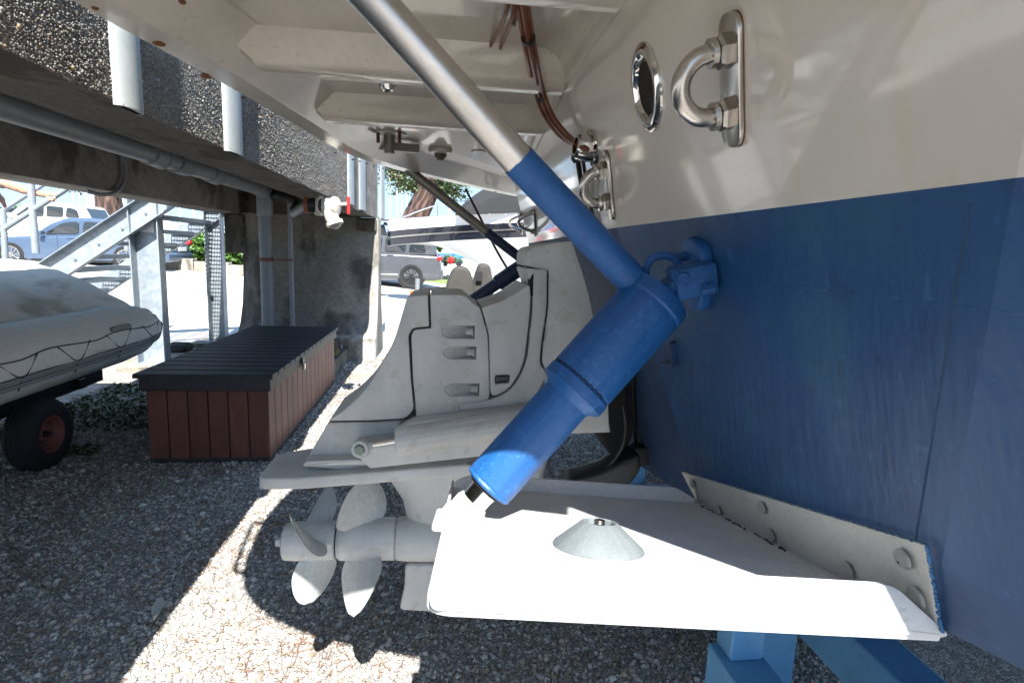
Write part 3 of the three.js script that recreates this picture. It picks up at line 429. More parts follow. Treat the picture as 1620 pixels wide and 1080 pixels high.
// ---- near trim tab
const tabG = new THREE.Group(); tabG.name = 'trim_tab'; tabG.userData.label = 'large white trim tab plate hinged below the transom'; boat.add(tabG);
const HF = V(.561, .868, -1.118), HNr = V(.524, 1.018, -.49);
const AN = onZ(668, 972, -.505), AF = V(.012, .885, -1.13);
{
  const ez = HNr.clone().sub(HF), eL = ez.length(); ez.normalize();
  const exr = AN.clone().sub(HNr); const nrm = V().crossVectors(exr, ez).normalize(); if (nrm.y < 0) nrm.negate();
  const ex = V().crossVectors(ez, nrm).normalize(); if (ex.x > 0) ex.negate();       // aft
  const P = (a, b, h) => HF.clone().addScaledVector(ez, b).addScaledVector(ex, a).addScaledVector(nrm, h);
  const La = exr.dot(ex), skew = 0; tabG.userData.frame = undefined;
  const put = (g) => { g.applyMatrix4(new THREE.Matrix4().makeBasis(ex, ez, nrm)); g.translate(HF.x, HF.y, HF.z); return buv(g); };
  const ext = (pts, d, bv) => put(toCreasedNormals(new THREE.ExtrudeGeometry(shapeOf(pts), { depth: d, bevelEnabled: true, bevelSize: bv, bevelThickness: bv, bevelOffset: -bv, bevelSegments: 3 }), .6));
  const plate = rounded([[0, 0], [La, 0], [La, eL], [0, eL]], .03, 6).map(p => p);
  const pg = ext(rounded([[-.005, 0, .001], [La, 0, .02], [La, eL, .03], [-.005, eL, .001]], .02, 6), .008, .003); mesh('plate', pg.translate(-nrm.x * .008, -nrm.y * .008, -nrm.z * .008), M.tab, tabG);
  // side flanges and the turned-up aft lip
  const flange = (b, h0, up) => { const pts = rounded([[-.01, 0, .001], [La - .004, 0, .012], [La - .006, h0 * .55, .012], [La - .04, h0, .02], [.05, h0, .012], [-.01, .004, .004]], .01, 5); const g = new THREE.ExtrudeGeometry(shapeOf(pts), { depth: .006, bevelEnabled: true, bevelSize: .002, bevelThickness: .002, bevelOffset: -.002, bevelSegments: 2 }); g.applyMatrix4(new THREE.Matrix4().makeBasis(ex, nrm, ez)); const o = P(0, b, -.004); g.translate(o.x, o.y, o.z); return buv(toCreasedNormals(g, .6)); };
  mesh('near_flange', flange(eL - .004, .05), M.tab, tabG); mesh('far_flange', flange(-.004, .036), M.tab, tabG);
  mesh('aft_lip', bar(P(La - .003, .02, .006), P(La - .003, eL * .55, .004), .005, .03, nrm, .002), M.tab, tabG);
  // hinge bracket screwed to the transom
  const q = [[1084, 746], [1466, 862], [1492, 1003], [1112, 806]].map(([u, v]) => pH(u, v));
  const cen = q[0].clone().add(q[2]).multiplyScalar(.5), ux = q[1].clone().sub(q[0]).normalize(), uz = HN.clone(), uy = V().crossVectors(uz, ux).normalize(); ux.crossVectors(uy, uz);
  const br = new THREE.ExtrudeGeometry(shapeOf(q.map(p => { const d = p.clone().sub(cen); return [d.dot(ux), d.dot(uy)]; })), { depth: .006, bevelEnabled: true, bevelSize: .002, bevelThickness: .002, bevelSegments: 2 }); br.applyMatrix4(new THREE.Matrix4().makeBasis(ux, uy, uz)); br.translate(cen.x, cen.y, cen.z);
  mesh('hinge_bracket', buv(toCreasedNormals(br, .6)), M.tabBracket, tabG, 'cream white angle bracket screwed on the blue transom');
  for (const [u, v, r] of [[1429, 884, .0115], [1450, 945, .0125], [1341, 902, .011], [1220, 847, .0105], [1206, 803, .0105], [1137, 808, .0095], [1103, 795, .009], [1096, 765, .009]]) mesh('screw_head', lathe([[0, .0065], [r * .4, .006], [r * .75, .0042], [r, .0]], pH(u, v, .0085), HN, 20, 1.2), M.tabBracket, tabG);
  for (const [u, v] of [[1422, 887], [1442, 950]]) { const p = pH(u, v, .0142); const s = new THREE.SphereGeometry(.0024, 6, 5); s.scale(.4, 1.3, 1); s.translate(p.x, p.y, p.z); mesh('paint_chip', s, M.seam, tabG); }
  // blue paint ragged along the bracket edge
  const rag = (a, b, n, m, w) => { const gs = []; for (let i = 0; i < n; i++) { const t = (i + rnd()) / n; const p = pH(mix(a[0], b[0], t) + rr(-1, 1), mix(a[1], b[1], t) + rr(-1.2, 1.2), .0085); const s = new THREE.SphereGeometry(rr(.3, 1) * w, 6, 4); s.scale(.5, 1, 1.6); s.translate(p.x, p.y, p.z); gs.push(s); } return merge(gs); };
  mesh('paint_edge', rag([1086, 745], [1466, 861], 150, 0, .0019), std({ color: C(.02, .07, .14), roughness: .6 }), tabG); mesh('paint_edge', rag([1467, 864], [1491, 1000], 60, 0, .0022), std({ color: C(.02, .12, .3), roughness: .5 }), tabG);
  // worn sealant in the hinge line
  { const gs = []; for (let i = 0; i < 42; i++) { const t = rr(.03, .62) ** 1.15; const p = P(.006 + rr(0, .004), mix(.02, eL - .02, t), .003); const L = rr(.002, .012); const c = tube([p, p.clone().addScaledVector(ez, L * .5).addScaledVector(ex, rr(-.003, .004)), p.clone().addScaledVector(ez, L).addScaledVector(ex, rr(-.003, .003))], rr(.0006, .0018), 5, 5); gs.push(c); } mesh('worn_sealant', merge(gs), M.seam, tabG); }
  { const gs = []; for (const [u, v] of [[1100, 850], [1097, 847], [1108, 853], [1094, 852], [1075, 845]]) { const p = onPlane(u, v, P(0, 0, .0012), nrm); const s = new THREE.SphereGeometry(rr(.002, .005), 7, 5); s.scale(1.5, .12, .8); s.translate(p.x, p.y, p.z); gs.push(s); } mesh('paint_drips', merge(gs), std({ color: C(.04, .1, .25), roughness: .5 }), tabG); }
  // sacrificial anode cone with stud
  { const a = new THREE.Group(); a.name = 'anode'; a.userData.label = 'pale grey cone shaped anode on the tab'; tabG.add(a); const c = onPlane(946, 869, P(0, 0, 0), nrm);
    mesh('cone', buv(lathe([[.066, 0], [.0665, .003], [.065, .006], [.0265, .039], [.0245, .0395], [.0225, .037], [.021, .024], [.005, .022]], c, nrm, 48, .5), 1), M.zinc, a);
    const st = []; st.push([.0085, .0]); for (let i = 0; i < 7; i++) { st.push([.0085, .02 + i * .0034], [.0072, .0217 + i * .0034]); } st.push([.0, .044]); mesh('stud', lathe(st, c, nrm, 16, .3), M.inox, a); }
  // clevis that carries the rod of the cylinder
  { const a = new THREE.Group(); a.name = 'rod_end'; tabG.add(a); const ax = B1.clone().sub(B0).normalize(); const e = onZ(743, 800, -1.02);
    mesh('rod', cyl(B1.clone().addScaledVector(ax, -.004), B1.clone().addScaledVector(ax, .038), .0245, .0235, 28), M.chrome, a);
    mesh('wiper_seal', lathe([[.02, 0], [.034, 0], [.034, .003], [.03, .006], [.02, .006]], B1.clone(), ax, 28), M.rubber, a);
    const f = onPlane(715, 835, P(0, 0, 0), nrm); const s0 = B1.clone().addScaledVector(ax, .036);
    mesh('ball_end', merge([lathe([[0, -.004], [.026, -.004], [.029, .004], [.029, .02], [.024, .03]], s0, ax, 28), (() => { const s = new THREE.SphereGeometry(.032, 24, 16); const p = s0.clone().addScaledVector(ax, .034); s.translate(p.x, p.y, p.z); return s; })()]), M.tab, a);
    const p = s0.clone().addScaledVector(ax, .034), base = p.clone().addScaledVector(nrm, -p.clone().sub(P(0, 0, 0)).dot(nrm));
    for (const k of [-1, 1]) mesh('clevis_cheek', bar(base.clone().addScaledVector(ez, k * .034), p.clone().addScaledVector(ez, k * .034).addScaledVector(nrm, .018), .05, .01, ez, .004), M.tab, a);
    mesh('clevis_pin', cyl(p.clone().addScaledVector(ez, -.052), p.clone().addScaledVector(ez, .052), .01, .01, 14), M.tab, a);
    mesh('clevis_base', bar(base.clone().addScaledVector(ex, .04), base.clone().addScaledVector(ex, -.045), .11, .014, nrm, .005), M.tab, a);
    for (const [u, v] of [[757, 838], [752, 833], [764, 844]]) { const q0 = onPlane(u, v, P(0, 0, .004), nrm); const s = new THREE.SphereGeometry(.0085, 10, 8); s.translate(q0.x, q0.y, q0.z); mesh('clevis_bolt', s, M.tab, a); } }
}
// ---- stern drive (profile measured on its near face)
const drive = new THREE.Group(); drive.name = 'stern_drive'; drive.userData.label = 'light grey stern drive leg with twin propellers'; boat.add(drive);
{
  const ZN = -1.44, ZC = -1.555, W2 = .115;
  const at = (pts, z = ZN) => pts.map(([u, v, r]) => { const p = onZ(u, v, z); return r !== undefined ? [p.x, p.y, r] : [p.x, p.y]; });
  const slab = (name, pts, z0, z1, r, bv, mat = M.drive, label, holes) => {
    bv = Math.min(bv, .0028); const P = rounded(at(pts, z0).map(p => [p[0], p[1], Math.max(p[2] ?? r, bv * 1.5)]), r, 5), sh = shapeOf(P); (holes || []).forEach(h => sh.holes.push(new THREE.Path(h.map(p => new THREE.Vector2(p[0], p[1])))));
    const d = z0 - z1, g = new THREE.ExtrudeGeometry(sh, { depth: d - 2 * bv, bevelEnabled: true, bevelSize: bv, bevelThickness: bv, bevelOffset: -bv, bevelSegments: 3 }); g.translate(0, 0, z1 + bv); return mesh(name, buv(toCreasedNormals(g, .7)), mat, drive, label); };
  const pockets = [[700, 751, 525], [702, 753, 558], [704, 758, 617]].map(([u0, u1, v]) => { const a = onZ(u0, v, ZN), b = onZ(u1, v, ZN), R = .0165, pts = []; for (let i = 0; i <= 10; i++) { const t = Math.PI / 2 + i / 10 * Math.PI; pts.push([a.x + R * 1.5 + Math.cos(t) * R * 1.5, a.y + Math.sin(t) * R]); } pts.push([b.x, a.y - R], [b.x, a.y + R]); return { a, b, R, pts }; });
  const sa = onZ(783, 600, ZN), sb = onZ(806, 599, ZN), slotPts = rounded([[sa.x, sa.y - .012], [sb.x, sb.y - .012], [sb.x + .002, sb.y + .011], [sa.x, sa.y + .012]], .006, 4);
  const zb = 2 * ZC - ZN;                                              // far face
  slab('aft_cover', [[644, 469, .012], [677, 466, .003], [679, 516, .004], [653, 519, .006], [646, 530, .01], [650, 600, .01], [655, 648, .02], [641, 662, .01], [592, 665, .01], [519, 666, .004], [549, 645, .06], [579, 616, .06], [600, 582, .05], [623, 541, .06]], ZN, zb, .02, .009);
  slab('main_housing', [[680, 466, .003], [735, 466, .02], [749, 480, .03], [760, 487, .004], [772, 530, .02], [775, 634, .02], [722, 640, .02], [732, 655, .01], [700, 662, .01], [658, 660, .01], [658, 648, .02], [653, 600, .01], [650, 530, .01], [656, 521, .006], [682, 519, .003]], ZN - .002, zb + .002, .01, .004, M.drive, null, pockets.map(p => p.pts));
  slab('front_housing', [[762, 487, .004], [800, 474, .06], [826, 457, .02], [838, 449, .02], [840, 470, .02], [838, 500, .04], [830, 568, .03], [821, 592, .05], [804, 617, .05], [776, 630, .03], [774, 530, .01]], ZN + .003, zb - .003, .01, .007, M.drive, null, [slotPts]);
  slab('fork_arm', [[832, 424, .01], [866, 427, .008], [865, 487, .02], [856, 545, .02], [854, 575, .01], [866, 592, .02], [840, 640, .05], [790, 649, .06], [731, 655, .004], [721, 636, .03], [776, 633, .06], [806, 619, .06], [825, 592, .05], [834, 566, .05], [842, 500, .06], [843, 455, .02]], ZN - .008, zb + .008, .03, .005);
  slab('transom_shield', [[834, 392, .02], [880, 383, .01], [905, 381, .006], [922, 430, .01], [936, 480, .04], [946, 560, .01], [966, 684, .004], [905, 686, .004], [860, 640, .05], [862, 592, .04], [857, 570, .02], [859, 545, .02], [867, 487, .02], [868, 431, .006], [832, 420, .004]], ZN - .014, zb + .014, .01, .004);
  slab('shield_flange', [[909, 681, .003], [964, 684, .003], [963, 640, .003], [930, 600, .01], [905, 640, .02]], ZN + .01, ZN - .06, .003, .003);
  slab('shield_recess', [[838, 441, .006], [845, 430, .01], [842, 470, .006]], ZN - .006, ZN - .05, .004, .002, M.seam);
  // dark joints between covers (thin gaps)
  const gap = (pts, w, z = ZN - .004) => mesh('joint', merge(pts.slice(0, -1).map((p, i) => bar(onZ(p[0], p[1], z), onZ(pts[i + 1][0], pts[i + 1][1], z), w, .006, V(0, 0, 1), .0005))), M.seam, drive);
  gap([[678, 469], [680, 517], [654, 520], [648, 531], [652, 600], [656, 648], [645, 661], [592, 666], [521, 667]], .0015, ZN - .0032);
  gap([[760, 487], [766, 500], [767, 513]], .002, ZN - .0018); gap([[832, 422], [867, 429]], .0028, ZN - .0132);
  gap([[867, 431], [866, 487], [858, 545], [855, 572], [866, 590]], .0014, ZN - .0135);
  // raised cover ring
  { const p = onZ(851, 527, ZN - .012); const g = new THREE.TorusGeometry(.03, .0016, 6, 30); g.scale(.75, 1.05, 1); g.translate(p.x, p.y, p.z); mesh('plug_ring', g, M.drive, drive); }
  // bolt recesses: a scooped pocket with a bolt head in it
  for (const { a, b, R } of pockets) { const g = new THREE.Group(); g.name = 'bolt_pocket'; drive.add(g); const z0 = ZN - .0035, L = b.x - a.x;
    mesh('pocket', surf((s, t) => { const q = t * 2 - 1, dep = .027 * sstep(0, .75, s) * (1 - .8 * q * q * q * q); return V(a.x - .002 + (L + .004) * s, a.y + q * (R + .0015), z0 - dep - .001); }, 20, 10), M.drive, g);
    mesh('pocket_end', box(b.x + .003, a.y, z0 - .016, .004, R * 2.2, .03, .001), M.drive, g);
    mesh('bolt_head', merge([lathe([[0, 0], [.0078, 0], [.0088, .002], [.0088, .016]], V(b.x - .023, a.y, z0 - .012), V(1, 0, 0), 6, .3), lathe([[0, 0], [.0125, 0], [.0125, .004], [.0, .005]], V(b.x - .008, a.y, z0 - .012), V(1, 0, 0), 20, .3)]), M.drive, g); }
  { mesh('bolt_slot', box((sa.x + sb.x) / 2, sa.y, ZN - .03, sb.x - sa.x + .02, .04, .004, .001), M.driveDark, drive); const z0 = ZN - .012; mesh('bolt_head', merge([cyl(V(sa.x + .004, sa.y, z0), V(sa.x + .034, sa.y, z0), .0075, .0075, 6), cyl(V(sa.x + .002, sa.y, z0), V(sa.x + .011, sa.y, z0), .0115, .0115, 14)]), M.driveDark, drive); }
  // leg between housing and plate
  slab('upper_leg', [[519, 668, .01], [592, 667, .01], [655, 664, .01], [735, 657, .01], [850, 640, .01], [862, 700, .01], [760, 745, .01], [620, 748, .01], [478, 738, .01]], ZN - .035, zb + .035, .01, .008);
  slab('step_moulding', [[483, 730, .004], [560, 727, .004], [600, 728, .004], [600, 735, .004], [478, 737, .004]], ZN + .012, zb - .012, .003, .004);
  // trim ram with its plate
  { const g = new THREE.Group(); g.name = 'trim_ram'; drive.add(g); const zr = ZN + .05, a = onZ(626, 698, zr), b = onZ(850, 664, zr), d = b.clone().sub(a).normalize(), L = b.distanceTo(a);
    mesh('ram_barrel', buv(lathe([[0, 0], [.018, 0], [.034, .003], [.036, .008], [.036, .07], [.037, .09], [.037, L]], a, d, 40, .5)), M.drive, g);
    mesh('ram_rod', cyl(onZ(578, 706, zr), a.clone().addScaledVector(d, .01), .0085, .0085, 16), M.chrome, g);
    const e = onZ(572, 708, zr); mesh('rod_eye', merge([lathe([[.013, -.018], [.021, -.018], [.0235, -.013], [.0235, .013], [.021, .018], [.013, .018]], e, V(-.15, .05, 1), 28), bar(e, onZ(590, 703, zr), .022, .026, V(0, 0, 1), .006)]), M.drive, g);
    mesh('pin_nut', lathe([[0, -.02], [.0135, -.02], [.0135, .021], [.011, .024], [0, .024]], e, V(-.15, .05, 1), 6, .3), std({ color: C(.2, .26, .21), roughness: .45, metalness: .4 }), g);
    mesh('ram_saddle', buv(extrudeXY(rounded(at([[626, 683, .004], [655, 667, .02], [840, 646, .004], [850, 660, .004], [630, 690, .004]], zr), .004, 4), zr, ZN - .03, .006, 2)), M.drive, g); }
  { const A = at([[560, 716], [584, 741], [762, 722], [850, 690], [850, 678], [700, 705]], ZN + .02); slab('splash_fin', [[556, 712, .006], [585, 741, .004], [770, 721, .01], [860, 690, .004], [856, 668, .004], [640, 700, .02]], ZN + .06, ZN - .08, .006, .006); }
  // anti-ventilation plate, horizontal
  { const y0 = .772, x = (u, v) => onY(u, v, y0); const a = x(408, 768), b = x(446, 714);
    const xA = onZ(409, 772, ZN - .02).x, xF = onZ(860, 735, ZN).x, w = .135; const yA = onZ(409, 776, ZN - .0).y, yF = onZ(765, 738, ZN + .02).y;
    const pts = rounded([[xA, .085, .02], [xA + .10, .112, .06], [xF - .05, w, .05], [xF, .06, .02], [xF, -.06, .02], [xF - .05, -w, .05], [xA + .10, -.112, .06], [xA, -.085, .02]], .03, 6);
    const g = new THREE.ExtrudeGeometry(shapeOf(pts), { depth: .02, bevelEnabled: true, bevelSize: .006, bevelThickness: .006, bevelSegments: 3 }); g.rotateX(-Math.PI / 2); g.translate(0, -.014, ZC);
    const p = g.attributes.position; for (let i = 0; i < p.count; i++) p.setY(i, p.getY(i) + mix(yA, yF, (p.getX(i) - xA) / (xF - xA)) + .012); g.computeVertexNormals(); mesh('cavitation_plate', buv(toCreasedNormals(g, .6)), M.drive, drive, 'flat plate above the propellers'); 
    const dmg = onZ(750, 733, ZN + .021); const s = new THREE.SphereGeometry(.012, 8, 6); s.scale(1.6, .6, .25); s.translate(dmg.x, dmg.y, dmg.z); mesh('paint_wear', s, M.driveDark, drive); }
  // lower leg: a lens-shaped strut, gearcase and skeg
  { const xa = onZ(618, 790, ZC + .05).x, xf = onZ(866, 760, ZC + .05).x, yT = .80, yB = .56;
    const lens = (xa, xf, w, n = 18) => { const o = []; for (let i = 0; i <= n; i++) { const t = i / n; o.push([mix(xa, xf, t), w * Math.pow(Math.sin(Math.PI * Math.pow(t, .8)), .75)]); } for (let i = n - 1; i > 0; i--) { const t = i / n; o.push([mix(xa, xf, t), -w * Math.pow(Math.sin(Math.PI * Math.pow(t, .8)), .75)]); } return o; };
    const ring = lens(0, 1, 1);
    const loft = (secs) => { const n = ring.length; return surf((s, t) => { const k = t * (secs.length - 1), i = Math.min(secs.length - 2, Math.floor(k)), f = k - i; const A = secs[i], B = secs[i + 1]; const r = ring[Math.round(s * n) % n]; return V(mix(mix(A[0], A[1], r[0]), mix(B[0], B[1], r[0]), f), mix(A[3], B[3], f), ZC + r[1] * mix(A[2], B[2], f)); }, n, secs.length - 1); };
    mesh('lower_leg', buv(loft([[xa - .05, xf + .02, .055, .82], [xa - .01, xf, .045, .755], [xa + .03, xf, .04, .69], [xa + .045, xf, .045, .62], [xa + .02, xf, .05, .56]])), M.drive, drive);
    const gy = .572, hubX = onZ(625, 862, ZC + .06).x;
    mesh('gearcase', buv(lathe([[0, -.001], [.058, 0], [.06, .004], [.063, .03], [.066, .12], [.064, .24], [.05, .36], [.025, .43], [0, .45]], V(hubX, gy, ZC), V(1, 0, 0), 40, .5)), M.drive, drive);
    const sk = [[641, 890], [640, 925], [632, 962], [700, 966], [760, 930], [800, 890]]; const zs = ZC;
    mesh('skeg', buv(extrudeXY(rounded(sk.map(([u, v]) => { const p = onZ(u, v, zs); return [p.x, p.y]; }), .015, 4), zs + .011, zs - .011, .008, 3)), M.drive, drive);
    // counter-rotating propellers
    const blade = (ang, x0, hand, Rt, chord, rake, pitch) => { const f = (side) => surf((s, t) => { const r = mix(.045, Rt, t); const c = chord * (t < .55 ? mix(.5, 1, Math.sin(t / .55 * Math.PI / 2)) : Math.sqrt(Math.max(0, 1 - Math.pow((t - .55) / .45, 2.3)))) + .0015; const a = (s - .5) * c; const phi = Math.atan(pitch / (2 * Math.PI * r)); const th = a * Math.cos(phi) / r * hand * .9; const dx = a * Math.sin(phi) * 1.0 + rake * t * t; const thick = .0065 * (1 - .75 * t) * (1 - Math.pow(2 * s - 1, 2)) + .0008; const aa = ang + th; return V(x0 - dx + side * thick * .7, gy + r * Math.cos(aa), ZC + r * Math.sin(aa) + side * thick * hand * .3); }, 14, 22); return mergeVertices(merge([f(1), f(-1)])); };
    const pr = (name, label, x0, hubs, angs, hand, Rt, chord) => { const g = new THREE.Group(); g.name = name; g.userData.label = label; drive.add(g); };
    const bl = (ang, x0, hand, Rt, chord, rake, pitch) => { const g = blade(ang, x0, hand, Rt, chord, rake, pitch); g.computeVertexNormals(); return g; };
    const front = new THREE.Group(); front.name = 'front_propeller'; drive.add(front);
    const xm = onZ(527, 870, ZC + .06).x, xb = onZ(440, 880, ZC + .06).x;
    mesh('hub', buv(lathe([[.02, xm + .003], [.05, xm + .003], [.056, xm + .012], [.058, xm + .06], [.059, hubX - .006], [.054, hubX - .001]].map(q => [q[0], q[1] - xm]), V(xm, gy, ZC), V(1, 0, 0), 36, .5)), M.prop, front);
    for (const a of [14, 142, 262]) mesh('blade', bl(a * RAD, mix(xm, hubX, .45), 1, .2, .185, .012, .62), M.prop, front);
    const rear = new THREE.Group(); rear.name = 'rear_propeller'; drive.add(rear);
    mesh('hub', buv(lathe([[.02, 0], [.044, .0], [.05, .004], [.053, .03], [.0545, .09], [.052, xm - xb - .004], [.046, xm - xb - .001]], V(xb, gy, ZC), V(1, 0, 0), 36, .5)), M.prop, rear);
    mesh('shaft_nut', lathe([[0, -.025], [.012, -.022], [.014, -.004], [.014, .03]], V(xb, gy, ZC), V(1, 0, 0), 12), M.prop, rear);
    for (const a of [176, 56, 296]) mesh('blade', bl(a * RAD, mix(xb, xm, .58), -1, .182, .15, .008, .62), M.prop, rear);
    mesh('hub_gap', lathe([[.02, -.005], [.045, -.005], [.045, .006], [.02, .006]], V(xm, gy, ZC), V(1, 0, 0), 28), M.seam, rear); mesh('hub_gap', lathe([[.02, -.004], [.053, -.004], [.053, .004], [.02, .004]], V(hubX, gy, ZC), V(1, 0, 0), 28), M.seam, drive);
  }
  // black cowl round the drive opening, cables and a black plastic transducer
  mesh('black_gaiter', buv(extrudeXY(rounded(at([[915, 590], [990, 600], [1003, 690], [985, 730], [965, 722], [958, 690], [905, 680]], -1.62), .02, 4), -1.62, -1.8, .01, 2)), M.rubber, drive);
}
{
  const z = -1.5, tr = new THREE.Group(); tr.name = 'transducer'; tr.userData.label = 'black plastic transducer wedge on the middle transom'; boat.add(tr);
  const A = [[897, 752], [915, 750], [950, 740], [985, 722], [1008, 712], [1010, 735], [1000, 752], [978, 776], [905, 776]].map(([u, v]) => { const p = onZ(u, v, z); return [p.x, p.y]; });
  mesh('wedge', extrudeXY(rounded(A, .012, 4), z + .03, z - .06, .01, 3), M.black, tr);
  mesh('cable', tube([[985, 640], [990, 672], [985, 705], [968, 732], [955, 742]].map(([u, v]) => onZ(u, v, z + .01)), .0055, 30, 8), M.black, tr);
  mesh('mount', merge([box(...pH(1012, 718, .02).toArray(), .05, .06, .05, .008)]), M.black, tr);
  mesh('cable', tube([pH(1000, 560, .01), pH(1003, 640, .01), pH(1006, 700, .015), pH(1014, 722, .02)], .006, 30, 8), M.black, tr);
}
// grab rail on the aft edge of the platform (its shadow lies on the gravel)
{ const y = 2.07; mesh('grab_rail', tube([V(-.69, 2.03, -1.1), V(-.75, y, -1.1), V(-.766, y, -1.06), V(-.72, y, -.72), V(-.7, y, -.66), V(-.6, 2.03, -.63)], .0105, 60, 8), M.inox, plat); }

// ================================================================ BOAT CRADLE
{
  const g = thing('boat_cradle', 'blue painted steel cradle under the hull of the white motor boat', 'boat cradle', null, V(.9, 0, -1.2));
  const a = onZ(1160, 1000, -1.1), b = onZ(1213, 1000, -1.1);
  mesh('post', buv(box((a.x + b.x) / 2, .66, -1.135, b.x - a.x, .34, .07, .006)), M.cradleA, g);
  mesh('base_beam', buv(box((a.x + b.x) / 2 - .005, .43, -.75, b.x - a.x + .03, .12, .84, .006)), M.cradleA, g);
  const c = onY(1340, 998, .5), d = onY(1410, 1000, .5);
  mesh('base_beam', buv(box((c.x + d.x) / 2, .43, -.95, d.x - c.x, .14, 1.5, .008)), M.cradleA, g);
  const e = onZ(985, 760, -2.3), f = onZ(1020, 760, -2.3); mesh('post', buv(box((e.x + f.x) / 2, .42, -2.34, f.x - e.x, .6, .09, .006)), M.cradleA, g);
  const h = onZ(1022, 772, -2.2); mesh('cross_beam', buv(box(h.x + .5, h.y - .05, -2.2, 1.0, .1, .1, .006)), M.cradleA, g);
  for (const [x, z] of [[(a.x + b.x) / 2, -.4], [(c.x + d.x) / 2, -.4], [(c.x + d.x) / 2, -1.6], [(e.x + f.x) / 2, -2.3]]) mesh('foot', buv(box(x, .18, z, .16, .36, .16, .01)), M.cradleA, g);
}

// ================================================================ RAISED CONCRETE WALKWAY
const XW = -.86, YB = 1.752, YT = 2.85;
const walk = thing('concrete_walkway', 'raised concrete walkway with exposed pebble edge beam, carried by a stained pier', 'walkway', null, V(-1.7, 0, -7.5));
{
  const face = surf((s, t) => { const z = mix(7, -7.62, s), y = mix(YB, YT, t); return V(XW + .006 * (fbm(s * 3, t, 8, 3, 5) - .5), y + (t < .01 ? .012 * (fbm(s, .3, 60, 2, 9) - .5) : 0), z); }, 160, 6); 
  mesh('edge_beam', buv(merge([box((XW - 1.16) / 2 - .003, (YB + YT) / 2 + .004, -.31, 1.16 + XW, YT - YB - .01, 14.6, .012)])), M.concDark, walk);
  mesh('pebbled_face', buv(face), M.agg, walk, 'edge beam face of exposed pebbles');
  mesh('deck_slab', buv(box(-1.99, 2.74, -.31, 1.65, .2, 14.6, .01)), M.concDark, walk);
  mesh('inner_beam', buv(box(-2.66, 2.19, -.31, .32, .9, 14.58, .012)), M.conc, walk, 'inner beam with black damp stains');
  const pg = pebbleGeo(), pts = []; for (let i = 0; i < 26000; i++) { const k = rnd(), z = -1.2 - 4.2 * k * Math.sqrt(k); pts.push([z, rr(YB + .004, 2.15)]); }
  const im = new THREE.InstancedMesh(pg, M.stone, pts.length); im.name = 'face_pebbles'; im.userData = { kind: 'stuff' }; const q = new THREE.Quaternion(), e = new THREE.Euler(), m4 = new THREE.Matrix4(), c = new THREE.Color();
  pts.forEach((p, i) => { e.set(rr(0, 6), rr(0, 6), rr(0, 6)); q.setFromEuler(e); const s = rr(.0014, .0038) * (rnd() < .02 ? 2 : 1); m4.compose(V(XW + .001 - s * .15 + 1.7, p[1], p[0] + 7.5), q, V(s * .9, s * rr(.8, 1.3), s)); im.setMatrixAt(i, m4); const b = .26 + .36 * rnd() * rnd(); if (rnd() < .06) c.setRGB(b, b * .72, b * .45); else c.setRGB(b, b * .97, b * .93); im.setColorAt(i, c); });
  im.castShadow = im.receiveShadow = true; walk.add(im);
  // pier with a flared foot
  const prof = [[-7.45, 1.74], [-7.45, 1.3], [-7.43, .95], [-7.37, .66], [-7.27, .44], [-7.15, .3], [-7.1, .27], [-7.1, -.1], [-7.95, -.1], [-7.95, .27], [-7.86, .34], [-7.78, .6], [-7.74, 1.0], [-7.72, 1.74]];
  const pg2 = new THREE.ExtrudeGeometry(shapeOf(prof.map(p => [-p[0], p[1]])), { depth: 1.62, bevelEnabled: true, bevelSize: .012, bevelThickness: .012, bevelSegments: 2 }); pg2.rotateY(Math.PI / 2); pg2.translate(-2.46, 0, 0);
  mesh('pier', buv(toCreasedNormals(pg2, .45)), M.conc, walk, 'stained concrete pier with flared foot');
  mesh('pier_cap', buv(box(-1.79, 2.18, -7.59, 1.42, .92, .25, .012)), M.concDark, walk);
  mesh('pier_head', buv(box(-2.55, 1.5, -7.58, .25, .48, .34, .03)), M.concDark, walk);
  mesh('pier_head', buv(box(-.97, 1.66, -7.57, .24, .15, .36, .02)), M.concDark, walk);
}
{ // plinth, sack and flagstone by the pier
  const g = thing('concrete_step', 'long low concrete block lying behind the storage box, by the pier', 'concrete block', null, V(-1.45, 0, -6.5));
  mesh('block', buv(box(-1.5, .085, -6.5, .72, .19, 1.12, .015)), M.concDark, g);
  const s = new THREE.SphereGeometry(.12, 20, 14), p = s.attributes.position; for (let i = 0; i < p.count; i++) { const v = V().fromBufferAttribute(p, i); const k = 1 + .2 * Math.sin(v.x * 30 + 1) * Math.cos(v.z * 22 + v.y * 18); p.setXYZ(i, v.x * 1.25 * k, v.y * .85 * k, v.z * k); } s.computeVertexNormals(); s.translate(-1.27, .275, -6.35);
  const t = thing('sack', 'small olive green sack on the concrete block behind the storage box', 'sack', null, V(-1.27, .18, -6.35)); mesh('bag', s, std({ color: C(.13, .125, .06), roughness: .9, map: rep(T.canvas, 4) }), t); mesh('neck', lathe([[.03, 0], [.018, .03], [.03, .06], [.0, .065]], V(-1.16, .29, -6.32), V(1, .25, 0), 10), M.driveDark, t);
  const f = thing('flagstone', 'flat irregular stone on the gravel, left of the drive', 'stone', null, onY(580, 598, 0)); const c = onY(580, 598, 0);
  const fl = new THREE.ExtrudeGeometry(shapeOf(rounded([[-.17, -.1], [.05, -.16], [.2, -.06], [.17, .12], [-.02, .17], [-.15, .1]], .05, 4)), { depth: .03, bevelEnabled: true, bevelSize: .012, bevelThickness: .01, bevelSegments: 2 }); fl.rotateX(-Math.PI / 2); fl.translate(c.x, 0, c.z); mesh('slab', buv(fl), M.concLight, f);
}
